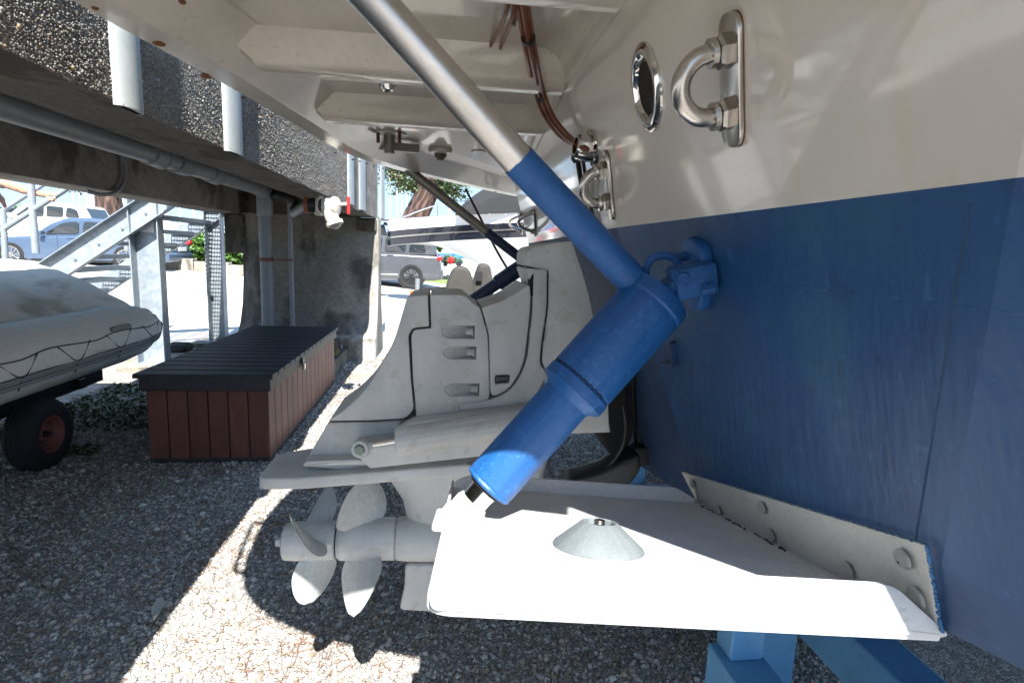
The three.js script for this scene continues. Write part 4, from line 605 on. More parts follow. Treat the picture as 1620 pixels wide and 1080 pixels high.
// plastic strips on the edge beam
for (const [u0, u1, vb, lab, col] of [[177, 216, 165, 'pale half round plastic strip on the pebbled beam, nearest one'], [353, 377, 238, 'pale half round plastic strip on the pebbled beam, second from the viewer'], [549, 557, 322, 'narrow pale strip above the red tap handle'], [567, 576, 331, 'narrow pale strip, right of the red tap handle'], [601, 606, 345, 'narrow grey strip at the far end of the walkway beam']]) {
  const a = onX(u0, vb, XW), b = onX(u1, vb, XW), w = Math.abs(a.z - b.z), z = (a.z + b.z) / 2, yb0 = a.y;
  const g = thing('edge_strip', lab, 'plastic strip', 'pale strips on the walkway beam', V(XW, yb0, z)); const h = Math.min(w * .42, .034);
  const sh = []; for (let i = 0; i <= 14; i++) { const t = i / 14 * Math.PI; sh.push([Math.cos(t) * w * .5, Math.sin(t) * h]); }
  const e = new THREE.ExtrudeGeometry(shapeOf(sh), { depth: YT - yb0 + .02, bevelEnabled: false }); e.applyMatrix4(new THREE.Matrix4().makeBasis(V(0, 0, -1), V(1, 0, 0), V(0, 1, 0))); e.translate(XW + .002, yb0, z);
  mesh('strip', buv(toCreasedNormals(e, .7)), M.pvcPale, g); mesh('end_cap', merge([box(XW + h * .35, yb0 + .004, z, h * .6, .008, w * .85, .002)]), M.pvc, g);
}
// drain pipes under the deck
{
  const x = -2.05, y = 1.99, zE = -6.95, r = .072;
  const g = thing('drain_pipe', 'long grey plastic drain pipe hung under the walkway, turning down in front of the pier', 'drain pipe', null, V(x, 0, -4));
  const col = (z) => mesh('collar', lathe([[r, -.09], [r + .013, -.088], [r + .013, .07], [r + .02, .075], [r + .02, .095], [r, .1]], V(x, y, z), V(0, 0, -1), 24), M.pvc, g);
  mesh('pipe', buv(cyl(V(x, y, 5), V(x, y, zE + .1), r, r, 28)), M.pvc, g);
  for (const [u, v] of [[243, 243], [335, 268], [412, 295]]) { const p = onX(u, v, x); col(p.z); }
  const w = onX(285, 252, x); mesh('light_sleeve', lathe([[r, -.12], [r + .016, -.118], [r + .016, .1], [r, .11]], V(x, y, w.z), V(0, 0, -1), 24), M.pvcLight, g, 'pale sleeve on the grey pipe');
  mesh('elbow', tube([V(x, y, zE + .12), V(x, y, zE + .04), V(x, y - .03, zE), V(x, y - .12, zE)], r + .012, 24, 20), M.pvc, g);
  mesh('down_pipe', buv(cyl(V(x, y - .1, zE), V(x, .1, zE), r, r, 28)), M.pvcLight, g);
  mesh('collar', lathe([[r, -.05], [r + .012, -.048], [r + .012, .06], [r, .065]], V(x, .4, zE), V(0, 1, 0), 24), M.pvcLight, g); mesh('collar', lathe([[r, -.09], [r + .014, -.088], [r + .014, .1], [r, .105]], V(x, y - .2, zE), V(0, 1, 0), 24), M.pvc, g);
  const tp = onZ(458, 330, zE - .03);
  const t = thing('thin_pipe', 'thin grey pipe standing beside the down pipe on the pier', 'pipe', null, V(tp.x, 0, zE - .03)); mesh('pipe', buv(cyl(V(tp.x, 1.95, zE - .03), V(tp.x, .1, zE - .03), .026, .026, 16)), M.pvcLight, t); mesh('socket', cyl(V(tp.x, .38, zE - .03), V(tp.x, .46, zE - .03), .033, .033, 16), M.pvcLight, t);
  const br = onZ(440, 411, zE + .07); mesh('pipe_clamp', merge([lathe([[r, -.02], [r + .006, -.02], [r + .006, .02], [r, .02]], V(x, br.y, zE), V(0, 1, 0), 24), bar(V(x + .05, br.y, zE + .05), V(tp.x + .03, br.y, zE + .005), .02, .02)]), std({ color: C(.13, .05, .04), roughness: .8 }), g);
  // branch to the tap
  const v0 = onX(521, 326, -.84), zv = v0.z, v = thing('water_valve', 'cream plastic valve with red handle below the walkway beam', 'valve', null, v0);
  mesh('black_pipe', buv(tube([V(x + .1, 1.94, zE), V(x + .3, 1.9, zE + .15), V(x + .55, 1.8, zE + .8), V(-1.25, 1.66, zv - .7), V(-.98, v0.y, zv - .02), V(v0.x - .07, v0.y, zv)], .052, 50, 18)), M.pvcBlack, v); mesh('band', lathe([[.052, -.012], [.058, -.012], [.058, .012], [.052, .012]], V(v0.x - .16, v0.y, zv), V(1, 0, 0), 20), std({ color: C(.3, .1, .05), roughness: .7 }), v);
  mesh('body', merge([lathe([[.05, -.1], [.072, -.1], [.072, -.06], [.056, -.055], [.056, .02], [.068, .03], [.068, .06], [.03, .07], [0, .07]], v0, V(1, 0, .25), 24), tube([v0.clone(), v0.clone().add(V(.015, -.07, .02)), v0.clone().add(V(.04, -.12, .03))], .048, 14, 16), lathe([[.04, 0], [.062, 0], [.062, .025], [.04, .025]], v0.clone().add(V(.036, -.11, .03)), V(.4, -1, .1), 20)]), M.cream, v);
  mesh('spindle', cyl(v0.clone().add(V(.05, .015, 0)), v0.clone().add(V(.125, .02, 0)), .014, .012, 12), M.cream, v);
  mesh('red_handle', buv(box(v0.x + .135, v0.y + .01, zv, .022, .13, .035, .01)), M.red, v);
  const cb = thing('hanging_cable', 'loose grey cable hanging on the stained inner beam', 'cable', null, V(-2.48, 1.8, -3.8)); mesh('cable', tube([[188, 238], [197, 262], [196, 285], [184, 303], [160, 308], [140, 303]].map(([u, vv]) => onX(u, vv, -2.47)), .014, 30, 6), M.pvc, cb);
}

// ================================================================ STORAGE BOX
{
  const x0 = -1.82, x1 = -1.1, z0 = -3.66, z1 = -5.86, H = .475, g = thing('storage_box', 'large brown deck storage box with dark slatted lid on the gravel', 'storage box', null, V(-1.46, 0, -4.76));
  mesh('carcass', buv(box((x0 + x1) / 2, H / 2 + .01, (z0 + z1) / 2, x1 - x0 - .03, H - .02, z0 - z1 - .03, .004)), std({ color: C(.03, .012, .01), roughness: .7 }), g);
  mesh('plinth', buv(box((x0 + x1) / 2, .018, (z0 + z1) / 2, x1 - x0 + .006, .036, z0 - z1 + .006, .004)), M.boxLid, g);
  const nS = 15; for (let i = 0; i < nS; i++) { const w = (z0 - z1) / nS; mesh('side_plank', buv(box(x1 - .008, H / 2 + .018, z0 - w * (i + .5), .022, H - .03, w - .007, .004)), M.boxPlank[i % 3], g); }
  const nF = 6; for (let i = 0; i < nF; i++) { const w = (x1 - x0) / nF; mesh('front_plank', buv(box(x0 + w * (i + .5), H / 2 + .018, z0 - .008, w - .006, H - .03, .022, .004)), M.boxPlank[(i + 1) % 3], g); }
  const lid = new THREE.Group(); lid.name = 'lid'; lid.userData.label = 'almost black slatted lid'; g.add(lid);
  mesh('lid_rim', buv(box((x0 + x1) / 2, H + .045, z0 + .012, x1 - x0 + .05, .085, .03, .006)), M.boxLid, lid); mesh('lid_rim', buv(box(x1 + .012, H + .035, (z0 + z1) / 2, .026, .07, z0 - z1 + .02, .005)), M.boxTrim, lid); mesh('lid_rim', buv(box(x0 - .02, H + .045, (z0 + z1) / 2, .03, .085, z0 - z1 + .02, .006)), M.boxLid, lid);
  const nL = 16; for (let i = 0; i < nL; i++) { const w = (z0 - z1 + .06) / nL; mesh('lid_slat', buv(box((x0 + x1) / 2 - .012, H + .092, z0 + .03 - w * (i + .5), x1 - x0 + .105, .03, w - .012, .007)), M.boxLid, lid); }
  mesh('lid_base', buv(box((x0 + x1) / 2, H + .075, (z0 + z1) / 2, x1 - x0 + .05, .02, z0 - z1 + .03, .003)), M.boxLid, lid);
  const c = onX(477, 570, x1 + .03); const k = new THREE.Group(); k.name = 'clasp'; g.add(k);
  mesh('hasp', merge([box(c.x, c.y + .01, c.z, .02, .07, .035, .005), cyl(V(c.x, c.y + .035, c.z - .03), V(c.x, c.y + .035, c.z + .03), .009)]), M.black, k); mesh('padlock', merge([box(c.x + .014, c.y - .045, c.z, .022, .05, .04, .006), (() => { const t = new THREE.TorusGeometry(.017, .004, 6, 14); t.rotateY(Math.PI / 2); t.translate(c.x + .014, c.y - .015, c.z); return t; })()]), M.inox, k);
}
// ================================================================ COVERED DINGHY ON A TRAILER
{
  const g = thing('inflatable_boat', 'inflatable boat under a pale canvas cover, on a trailer at the left edge', 'inflatable boat', null, V(-3.1, .3, -2.6));
  const tubeAt = (x) => lathe([[.008, -.14], [.03, -.135], [.075, -.07], [.145, .08], [.19, .26], [.205, .5], [.207, 5.2], [.15, 5.8]], V(x, .69, -4.92), V(0, 0.0, 1), 36, .8);
  mesh('tube', buv(tubeAt(-2.41)), M.tubeGrey, g, 'grey air tube nearest the storage box'); mesh('tube', buv(tubeAt(-3.85)), M.tubeGrey, g); mesh('floor', buv(box(-3.13, .55, -2.3, 1.3, .06, 4.6, .02)), M.tubeBand, g);
  const rad = z => { const t = z + 4.92; return t < .08 ? mix(.06, .145, clamp((t + .1) / .18, 0, 1)) : t < .26 ? mix(.145, .19, (t - .08) / .18) : t < .5 ? mix(.19, .205, (t - .26) / .24) : .207; };
  const ridge = z => .95 + .25 * sstep(-5.06, -4.75, z) + .1 * sstep(-4.75, -3, z);
  mesh('canvas_cover', surf((s, t) => { const z = mix(-5.03, .9, Math.pow(s, 1.2)), r = rad(z) + .009, cx = -2.41, cy = .69; let p; if (t < .35) { const a = mix(-.12, 1.75, t / .35) ; p = V(cx + r * Math.cos(a), cy + r * Math.sin(a), z); } else { const a = 1.75, x0 = cx + r * Math.cos(a), y0 = cy + r * Math.sin(a), k = (t - .35) / .65; const x = mix(x0, -4.0, k); const yy = mix(y0, ridge(z), Math.pow(Math.sin(Math.PI * clamp(k * .88, 0, 1)), .8)); p = V(x, yy, z); } const w = .02 * (fbm(s * 2, t * 1.2, 10, 4, 7) - .5) + .016 * (fbm(s * .9 + t * .4, t * .5, 34, 2, 8) - .5) * sstep(.1, .3, t) + .012 * Math.sin(s * 34 + t * 7) * sstep(.2, .5, t) * (1 - sstep(.8, 1, t)); return p.add(V(w * .3, w, 0)); }, 120, 60), M.canvas, g, 'pale grey canvas cover with weather stains');
  const side = (z, a, d = .014) => V(-2.41 + (rad(z) + d) * Math.cos(a), .69 + (rad(z) + d) * Math.sin(a), z);
  mesh('rubbing_strake', merge([0, 1].map(k => tube([...Array(26)].map((_, i) => side(mix(-4.98, .6, i / 25), -.2 - k * .17, .006)), .013, 70, 8))), M.tubeBand, g);
  mesh('hem_cord', tube([...Array(26)].map((_, i) => side(mix(-5.0, .6, i / 25), .32 + .06 * Math.sin(i * 2.1), .014)), .0035, 90, 6), M.cord, g);
  for (let i = 0; i < 7; i++) { const z = -4.75 + i * .47; mesh('lashing', merge([tube([side(z, .32), side(z + .14, -.15), side(z + .3, .34)], .003, 18, 6), tube([side(z + .14, -.15), side(z + .145, -.5)], .003, 6, 6)]), M.cord, g); }
  mesh('grab_handle', merge([bar(side(-4.3, .42), side(-4.06, .42), .012, .035, V(0, 1, 0)), bar(side(-4.28, .5, .02), side(-4.08, .5, .02), .012, .015)]), M.tubeBand, g);
  mesh('stern_lace', merge([tube([side(-4.99, .3), side(-5.05, 0, .0), side(-4.98, -.6)], .007, 16, 6), tube([side(-4.9, .9), side(-5.02, .3, .01), side(-5.06, 0, .0)], .005, 16, 6)]), M.cord, g);
  const t = thing('boat_trailer', 'dark boat trailer with red rimmed wheels under the covered inflatable boat', 'boat trailer', null, V(-3.1, 0, -3.2));
  for (const x of [-3.6, -2.62]) mesh('rail', buv(box(x, .36, -2.4, .07, .09, 4.4, .006)), M.black, t); for (const z of [-4.3, -2.6, -.8]) mesh('cross_member', buv(box(-3.1, .36, z, 1.1, .07, .08, .006)), M.black, t);
  const wz = -3.62; mesh('axle', cyl(V(-3.8, .21, wz), V(-2.4, .21, wz), .025), M.black, t); mesh('bunk', buv(box(-2.55, .46, -2.9, .1, .1, 2.2, .01)), M.black, t);
  for (const x of [-2.42, -3.75]) { const d = x > -3 ? 1 : -1, w = new THREE.Group(); w.name = 'wheel'; t.add(w); const R = .215;
    const pr = []; for (let i = 0; i <= 16; i++) { const a = -Math.PI * .08 + (i / 16) * Math.PI * 1.16; pr.push([R - .065 + .066 * Math.sin(a) ** .8 * (Math.sin(a) > 0 ? 1 : 0) + (Math.sin(a) <= 0 ? -.02 : 0), -.082 * Math.cos(a)]); }
    mesh('tyre', lathe([[.11, -.07], [.135, -.082], [.18, -.084], [.205, -.066], [R, -.04], [R + .001, 0], [R, .04], [.205, .066], [.18, .084], [.135, .082], [.11, .07]], V(x, .21, wz), V(d, 0, 0), 44, 1), M.tyre, w);
    const tr = []; for (const o of [-.04, -.013, .013, .04]) { const q = new THREE.TorusGeometry(R + .001, .004, 5, 44); q.rotateY(Math.PI / 2); q.translate(x + o, .21, wz); tr.push(q); } mesh('tread', merge(tr), M.tyre, w);
    mesh('rim', lathe([[.018, .03], [.05, .032], [.06, .02], [.09, .018], [.1, .045], [.106, .07], [.114, .074], [.114, .06]], V(x, .21, wz), V(d, 0, 0), 32, .5), M.rimRed, w, 'faded red steel rim'); mesh('hub_cap', lathe([[0, .06], [.014, .058], [.02, .03]], V(x, .21, wz), V(d, 0, 0), 14), M.black, w);
    for (let i = 0; i < 4; i++) { const a = i * Math.PI / 2 + .4; mesh('lug_nut', lathe([[0, .045], [.008, .044], [.009, .028]], V(x, .21 + .05 * Math.sin(a), wz + .05 * Math.cos(a)), V(d, 0, 0), 6), M.dull, w); } }
}
{ const c = onY(282, 556, .0), g = thing('rubber_block', 'black rubber block on the ground between steel post and storage box', 'rubber block', null, c); mesh('block', buv(box(c.x, .055, c.z, .3, .11, .26, .05)), M.rubber, g); mesh('strap', buv(box(c.x + .02, .113, c.z, .2, .012, .08, .005)), M.rubber, g); }
{ const c = onY(248, 965, .012), g = thing('white_leaf', 'pale curled leaf on the gravel near the edge of the shade', 'leaf', null, c); mesh('blade', surf((s, t) => { const a = s * .14 - .07, w = .022 * Math.sin(Math.PI * clamp(s * .98 + .01, 0, 1)) * (.4 + s); return V(c.x + a * .35 + (t - .5) * 2 * w, c.y + .006 + .02 * Math.pow(2 * t - 1, 2) * s, c.z + a * 1.2 - .02 * Math.sin(s * 3)); }, 16, 8), std({ color: C(.5, .52, .46), roughness: .7, side: THREE.DoubleSide, map: rep(T.mottle, 2) }), g); mesh('stalk', tube([V(c.x - .024, c.y + .006, c.z - .084), V(c.x - .05, c.y + .01, c.z - .11), V(c.x - .08, c.y + .004, c.z - .125)], .002, 10, 5), std({ color: C(.35, .35, .25), roughness: .8 }), g); }

// ================================================================ STEEL STAIRS
const ZA = -6.5, ZB = -8.0;
{
  const g = thing('steel_stairs', 'galvanised steel stairs climbing to the walkway behind the inflatable boat', 'stairs', null, V(-3.3, 0, -7.2));
  const chan = (name, a, b, h, face, fl) => { const d = b.clone().sub(a).normalize(), up = V(0, 0, 1).cross(d).normalize(); if (up.y < 0) up.negate(); const parts = [bar(a, b, .012, h, up)]; for (const k of [1, -1]) parts.push(bar(a.clone().addScaledVector(up, k * h / 2).add(V(0, 0, face * fl / 2)), b.clone().addScaledVector(up, k * h / 2).add(V(0, 0, face * fl / 2)), fl, .012, up)); return mesh(name, buv(merge(parts)), M.steel, g); };
  const nA = onZ(72, 437, ZA), nB = onZ(236, 330, ZA), nd = nB.clone().sub(nA); const n0 = nA.clone().addScaledVector(nd, -.85), n1 = nB.clone().addScaledVector(nd, .42);
  chan('stringer', n0, n1, .24, 1, .08); const fd = V(0, 0, ZB - ZA); chan('stringer', n0.clone().add(fd), n1.clone().add(fd), .2, -1, .06);
  // bolts along the near stringer
  for (let i = 0; i < 6; i++) { const p = n0.clone().lerp(n1, .3 + i * .1); mesh('bolt', lathe([[0, .012], [.014, .01], [.016, 0]], p.clone().add(V(0, -.03, .006)), V(0, 0, 1), 6), M.steelDark, g); }
  const nT = 11; for (let i = 0; i < nT; i++) { const p = n0.clone().lerp(n1, (i + .5) / nT), parts = [], fr = []; const w = .27; for (let k = 0; k < 9; k++) parts.push(box(p.x - w / 2 + k * w / 8, p.y, (ZA + ZB) / 2, .004, .03, ZA - ZB - .04, .001)); for (let k = 1; k < 34; k++) parts.push(box(p.x, p.y, mix(ZA, ZB, k / 34), w, .012, .005, .001)); for (const k of [-1, 1]) fr.push(box(p.x + k * w / 2, p.y, (ZA + ZB) / 2, .008, .042, ZA - ZB - .04, .002)); for (const k of [-1, 1]) fr.push(box(p.x, p.y, (ZA + ZB) / 2 + k * (ZA - ZB - .05) / 2, w, .042, .01, .002));
    const tg = new THREE.Group(); tg.name = 'tread'; g.add(tg); mesh('grating', merge(parts), M.steelDark, tg); mesh('tread_frame', merge(fr), M.steel, tg); }
  // posts
  const post = (uL, uR, vT, vB, z, dp) => { const a = onZ(uL, (vT + vB) / 2, z), b = onZ(uR, (vT + vB) / 2, z), yT = onZ((uL + uR) / 2, vT, z).y, y0 = gh(a.x, z) + .06, x = (a.x + b.x) / 2, w = b.x - a.x; const pg = mesh('post', buv(merge([box(x, (yT + y0) / 2, z - .06, w, yT - y0, .012, .002), box(x - w / 2 + .006, (yT + y0) / 2, z, .012, yT - y0, dp, .002), box(x + w / 2 - .006, (yT + y0) / 2, z, .012, yT - y0, dp, .002)])), M.steel, g); mesh('foot_plate', buv(box(x, y0, z, w + .12, .016, .24, .003)), M.steel, g); mesh('footing', buv(box(x, y0 - .07, z - .02, w + .4, .14, .5, .012)), M.concLight, g); return [x, w, yT, z]; };
  const p1 = post(212, 258, 315, 560, ZA - .02, .13); post(328, 354, 332, 520, ZB, .13); 
  mesh('label_plate', buv(box(onZ(231, 352, ZA - .07).x, onZ(231, 352, ZA - .07).y, ZA - .068, .15, .2, .004, .001)), std({ color: C(.75, .77, .8), roughness: .4 }), g, 'white paper label stuck on the post');
  // handrails
  const r1a = onZ(-60, 404, ZA), r1b = onZ(113, 293, ZA), r2a = onZ(-60, 373, ZB), r2b = onZ(74, 288, ZB); const ext = (a, b, k) => b.clone().add(b.clone().sub(a).multiplyScalar(k));
  mesh('handrail', cyl(r1a, ext(r1a, r1b, .8), .028), M.steel, g); mesh('handrail', cyl(r2a, ext(r2a, r2b, .8), .028), M.steel, g);
  const sp = (u0, v0, u1, v1, z, r) => mesh('rail_post', cyl(onZ(u0, v0, z), onZ(u1, v1, z), r), M.steel, g); sp(46, 265, 56, 400, ZA, .034); sp(4, 330, 8, 415, ZA, .028); sp(196, 330, 200, 395, ZB, .03);
  // landing that the visitor stands on
  mesh('landing', buv(box(-6.1, .78, -7.0, 1.2, .05, 1.4, .01)), M.steelDark, g); for (const [x, z] of [[-6.6, -6.4], [-5.6, -6.4], [-6.6, -7.6], [-5.6, -7.6]]) mesh('landing_leg', buv(box(x, .38, z, .08, .78, .08, .006)), M.steel, g);
}
// ================================================================ PERSON HOLDING THE RAIL
{
  const hand = onZ(80, 311, ZA), sh = onZ(-22, 280, ZA - .16), el = onZ(36, 300, ZA - .1);
  const base = V(sh.x - .3, .81, sh.z - .1), g = thing('person', 'person in a white short sleeved shirt reaching for the stair rail, at the left edge', 'person', null, base);
  const field = (bones, cell, pad) => { const bb = new THREE.Box3(); bones.forEach(b => { bb.expandByPoint(b[0]); bb.expandByPoint(b[1]); }); bb.expandByScalar(pad); const sz = bb.getSize(V()), S = Math.max(sz.x, sz.y, sz.z), res = Math.min(110, Math.ceil(S / cell) + 2), ctr = bb.getCenter(V()); const mc = new MarchingCubes(res, M.skin, false, false, 400000); mc.isolation = 0; const h = S / 2 * 1.08; const kk = .02;
    for (let z = 0; z < res; z++) for (let y = 0; y < res; y++) for (let x = 0; x < res; x++) { const p = V((x - res / 2) / (res / 2) * h + ctr.x, (y - res / 2) / (res / 2) * h + ctr.y, (z - res / 2) / (res / 2) * h + ctr.z); let d = 9; for (const b of bones) { const ab = b[1].clone().sub(b[0]), t = clamp(p.clone().sub(b[0]).dot(ab) / ab.lengthSq(), 0, 1), q = p.distanceTo(b[0].clone().addScaledVector(ab, t)) - mix(b[2], b[3], t); const k = b[4] || kk, hh = Math.max(k - Math.abs(d - q), 0) / k; d = Math.min(d, q) - hh * hh * k * .25; } mc.field[x + y * res + z * res * res] = -d; }
    mc.update(); const n = mc.count, gg = new THREE.BufferGeometry(); gg.setAttribute('position', new THREE.Float32BufferAttribute(mc.positionArray.slice(0, n * 3), 3)); gg.scale(h, h, h); gg.translate(ctr.x, ctr.y, ctr.z); const q = mergeVertices(gg, 1e-5); q.computeVertexNormals(); return q; };
  const hip = V(base.x, 1.72, base.z), chest = V(base.x + .02, 2.12, base.z), neck = V(base.x + .03, 2.3, base.z), head = V(base.x + .06, 2.46, base.z), bsh = V(base.x, 2.24, base.z - .32), bel = V(base.x - .05, 1.98, base.z - .38), bha = V(base.x + .1, 1.78, base.z - .36);
  const bones = [[hip, chest, .14, .15, .06], [chest, neck, .13, .05, .06], [neck, head, .05, .06, .03], [head, head.clone().add(V(.01, .08, 0)), .085, .088, .03], [head.clone().add(V(.07, -.03, 0)), head.clone().add(V(.095, 0, 0)), .02, .014, .02], [chest.clone().add(V(0, .1, .06)), sh, .08, .058, .05], [sh, el, .052, .04, .03], [el, hand.clone().lerp(el, .22), .04, .026, .02], [chest.clone().add(V(0, .1, -.06)), bsh, .08, .06, .05], [bsh, bel, .05, .04, .03], [bel, bha, .04, .026, .02], [bha, bha.clone().add(V(.03, -.08, 0)), .03, .02, .02]];
  for (const s of [.09, -.09]) { const k = V(base.x + .03, 1.26, base.z + s), a = V(base.x, .9, base.z + s); bones.push([hip.clone().add(V(0, -.06, s)), k, .085, .058, .05], [k, a, .056, .04, .03], [a, a.clone().add(V(.17, -.045, 0)), .04, .03, .02]); }
  mesh('body', field(bones, .022, .2), M.skin, g);
  const hd = [], rd = hand.clone().sub(el).normalize(), w0 = hand.clone().lerp(el, .26); hd.push([w0, hand.clone().lerp(el, .06).add(V(0, .012, 0)), .026, .03, .015]);
  for (let i = 0; i < 4; i++) { const o = (i - 1.5) * .019, a = hand.clone().lerp(el, .04).add(V(o * .5, .02 - o * .3, o * .8)), b = a.clone().add(V(.045 + (i === 1 ? .006 : 0), .004, .008)), c = b.clone().add(V(.012, -.032, .01)), d = c.clone().add(V(-.02, -.022, 0)); hd.push([a, b, .0105, .0095, .006], [b, c, .0095, .009, .006], [c, d, .009, .0075, .006]); }
  hd.push([hand.clone().lerp(el, .1).add(V(0, -.006, .022)), hand.clone().add(V(.005, -.032, .03)), .012, .01, .01], [hand.clone().add(V(.005, -.032, .03)), hand.clone().add(V(.04, -.046, .02)), .01, .008, .008]);
  mesh('hand', field(hd, .006, .06), M.skin, g);
  mesh('shirt', field([[hip, chest, .155, .165, .06], [chest, neck.clone().add(V(0, -.06, 0)), .14, .075, .06], [chest.clone().add(V(0, .1, .06)), sh, .095, .075, .05], [sh, sh.clone().lerp(el, .42), .07, .064, .03], [chest.clone().add(V(0, .1, -.06)), bsh, .095, .075, .05], [bsh, bsh.clone().lerp(bel, .6), .07, .062, .03]], .022, .2), M.shirt, g);
  const tb = []; for (const s of [.09, -.09]) tb.push([hip.clone().add(V(0, 0, s * .5)), V(base.x + .03, 1.26, base.z + s), .12, .075, .05], [V(base.x + .03, 1.26, base.z + s), V(base.x, .93, base.z + s), .072, .055, .03]); mesh('trousers', field(tb, .022, .15), M.trousers, g);
  mesh('hair', (() => { const s = new THREE.SphereGeometry(.1, 18, 12, 0, 6.3, 0, 1.7); s.rotateZ(.35); s.translate(head.x - .012, head.y + .05, head.z); return s; })(), M.driveDark, g);
}
// ================================================================ CARS
function car(name, label, rear, y0, S) {                      // rear: x of the tail, near side at z; bonnet points to -x
  const { L, W, H, paint, z, kind } = S; const g = thing(name, label, 'car', 'cars in the car park', V(rear - L / 2, y0, z - W / 2));
  const X = f => rear - f * L, Y = f => y0 + f * H, zc0 = z - W / 2; const suv = kind === 'suv';
  const lower = suv ? [[.0, .2], [.0, .42], [.012, .5], [.018, .6], [.3, .62], [.62, .6], [.75, .57], [.95, .5], [.995, .4], [1, .2], [.97, .15], [.03, .15]] : [[.0, .22], [0, .42], [.01, .56], [.03, .66], [.16, .68], [.3, .66], [.65, .62], [.85, .57], [.97, .47], [1, .36], [.995, .2], [.96, .13], [.03, .14]];
  const roof = suv ? [[.022, .6], [.05, .78], [.085, .95], [.14, .985], [.35, 1], [.5, .98], [.58, .9], [.7, .62]] : [[.14, .66], [.24, .9], [.32, .985], [.42, 1], [.52, .985], [.6, .88], [.72, .6]];
  const wx = suv ? [.195, .785] : [.215, .80], wr = suv ? .38 : .32;
  const ex = (pts, zz0, zz1, bv) => { const p = pts.map(([a, b]) => [X(a), Y(b)]); const d = zz0 - zz1; const sh = shapeOf(rounded(p, .09, 4)); const q = new THREE.ExtrudeGeometry(sh, { depth: d - 2 * bv, bevelEnabled: true, bevelSize: bv, bevelThickness: bv, bevelOffset: -bv, bevelSegments: 4 }); q.translate(0, 0, zz1 + bv); return toCreasedNormals(q, .9); };
  const body = ex(lower, z, z - W, .07), rf = ex(roof, z - .12, z - W + .12, .09); mesh('body', buv(merge([body, rf])), paint, g);
  // side windows, rear window, with pillars left in paint
  const win = suv ? [[[.1, .66], [.12, .86], [.2, .9], [.215, .66]], [[.235, .66], [.225, .9], [.36, .92], [.37, .66]], [[.39, .66], [.38, .92], [.5, .9], [.62, .66]]] : [[[.21, .7], [.28, .88], [.33, .9], [.325, .69]], [[.345, .69], [.345, .91], [.43, .92], [.44, .68]], [[.46, .68], [.455, .92], [.54, .88], [.64, .66]]];
  for (const w of win) mesh('side_window', ex(w, z - .095, z - .16, .012), M.glass, g);
  const rwA = suv ? [[.03, .65], [.075, .9]] : [[.165, .7], [.25, .88]]; { const a = V(X(rwA[0][0]) + .03, Y(rwA[0][1]), zc0), b = V(X(rwA[1][0]) + .03, Y(rwA[1][1]), zc0); mesh('rear_window', bar(a, b, W * .66, .02, V(1, .4, 0), .008), M.glass, g); }
  for (const k of [1, -1]) { const zz = k > 0 ? z - .02 : z - W + .02; mesh('tail_light', buv(box(X(.012), Y(suv ? .56 : .575), zz - k * .14, .16, H * .085, .36, .03)), std({ color: C(.42, .015, .02), roughness: .25 }), g); mesh('headlight', buv(box(X(.965), Y(.46), zz - k * .13, .18, H * .09, .26, .04)), std({ color: C(.7, .72, .74), roughness: .15 }), g); mesh('wing_mirror', buv(box(X(.63), Y(.68), z - (k > 0 ? -.08 : W + .08), .12, .11, .18, .03)), paint, g); }
  mesh('rear_bumper', ex([[-.012, .17], [-.014, .36], [.03, .38], [.06, .36], [.06, .16]], z - .02, z - W + .02, .04), paint, g); mesh('number_plate', buv(box(X(-.004) + .02, Y(.44), zc0, .02, .11, .5, .006)), std({ color: C(.7, .7, .68), roughness: .4 }), g);
  mesh('sill', buv(box(X(.49), Y(.15), z + .004, L * .42, .06, .03, .01)), suv ? paint : M.black, g);
  for (const [f, hx] of [[.3, 0], [.46, 0]]) mesh('door_handle', buv(box(X(f + .03), Y(.595), z + .004, .2, .028, .03, .01)), paint, g);
  for (const f of [.225, .38, .56]) mesh('door_gap', buv(box(X(f), Y(.42), z - .0, .008, H * .42, .006, .001)), M.black, g);
  for (const f of wx) for (const k of [1, -1]) { const c = V(X(f), y0 + wr, k > 0 ? z - .1 : z - W + .1), ax = V(0, 0, k), w = new THREE.Group(); w.name = 'wheel'; g.add(w);
    mesh('wheel_arch', lathe([[0, .098], [wr + .05, .098], [wr + .06, .09], [wr + .06, -.1]], c, ax, 32), M.black, w);
    mesh('tyre', lathe([[wr * .68, -.1], [wr * .9, -.11], [wr, -.08], [wr, .08], [wr * .96, .112], [wr * .72, .112], [wr * .68, .1]], c, ax, 36, .7), M.tyre, w);
    const sp = []; for (let i = 0; i < 10; i++) { const a = i / 10 * Math.PI * 2 + (i % 2) * .12; sp.push(bar(c.clone().addScaledVector(ax, .1), c.clone().add(V(Math.cos(a) * wr * .67, Math.sin(a) * wr * .67, k * .105)), .02, .045, V(0, 0, 1), .004)); } sp.push(lathe([[wr * .69, .1], [wr * .69, .118], [wr * .62, .115], [wr * .62, .08]], c, ax, 36), cyl(c, c.clone().addScaledVector(ax, .112), .07)); mesh('rim', merge(sp), suv ? M.rimDark : M.inox, w); mesh('rim_well', cyl(c.clone().addScaledVector(ax, .02), c.clone().addScaledVector(ax, .05), wr * .66), M.black, w); }
  if (suv) { mesh('trim_line', buv(box(X(.48), Y(.24), z + .006, L * .4, .04, .02, .008)), M.inox, g); mesh('tow_ball', merge([bar(V(X(.02), y0 + .35, zc0), V(X(-.04), y0 + .35, zc0), .05, .04), (() => { const s = new THREE.SphereGeometry(.035, 10, 8); s.translate(X(-.045), y0 + .4, zc0); return s; })()]), M.black, g); }
  return g;
}
const paint = (r, gg, b, m = .35) => phy({ color: C(r, gg, b), roughness: .35, metalness: m, clearcoat: 1, clearcoatRoughness: .05, map: rep(T.mottle, .5) });
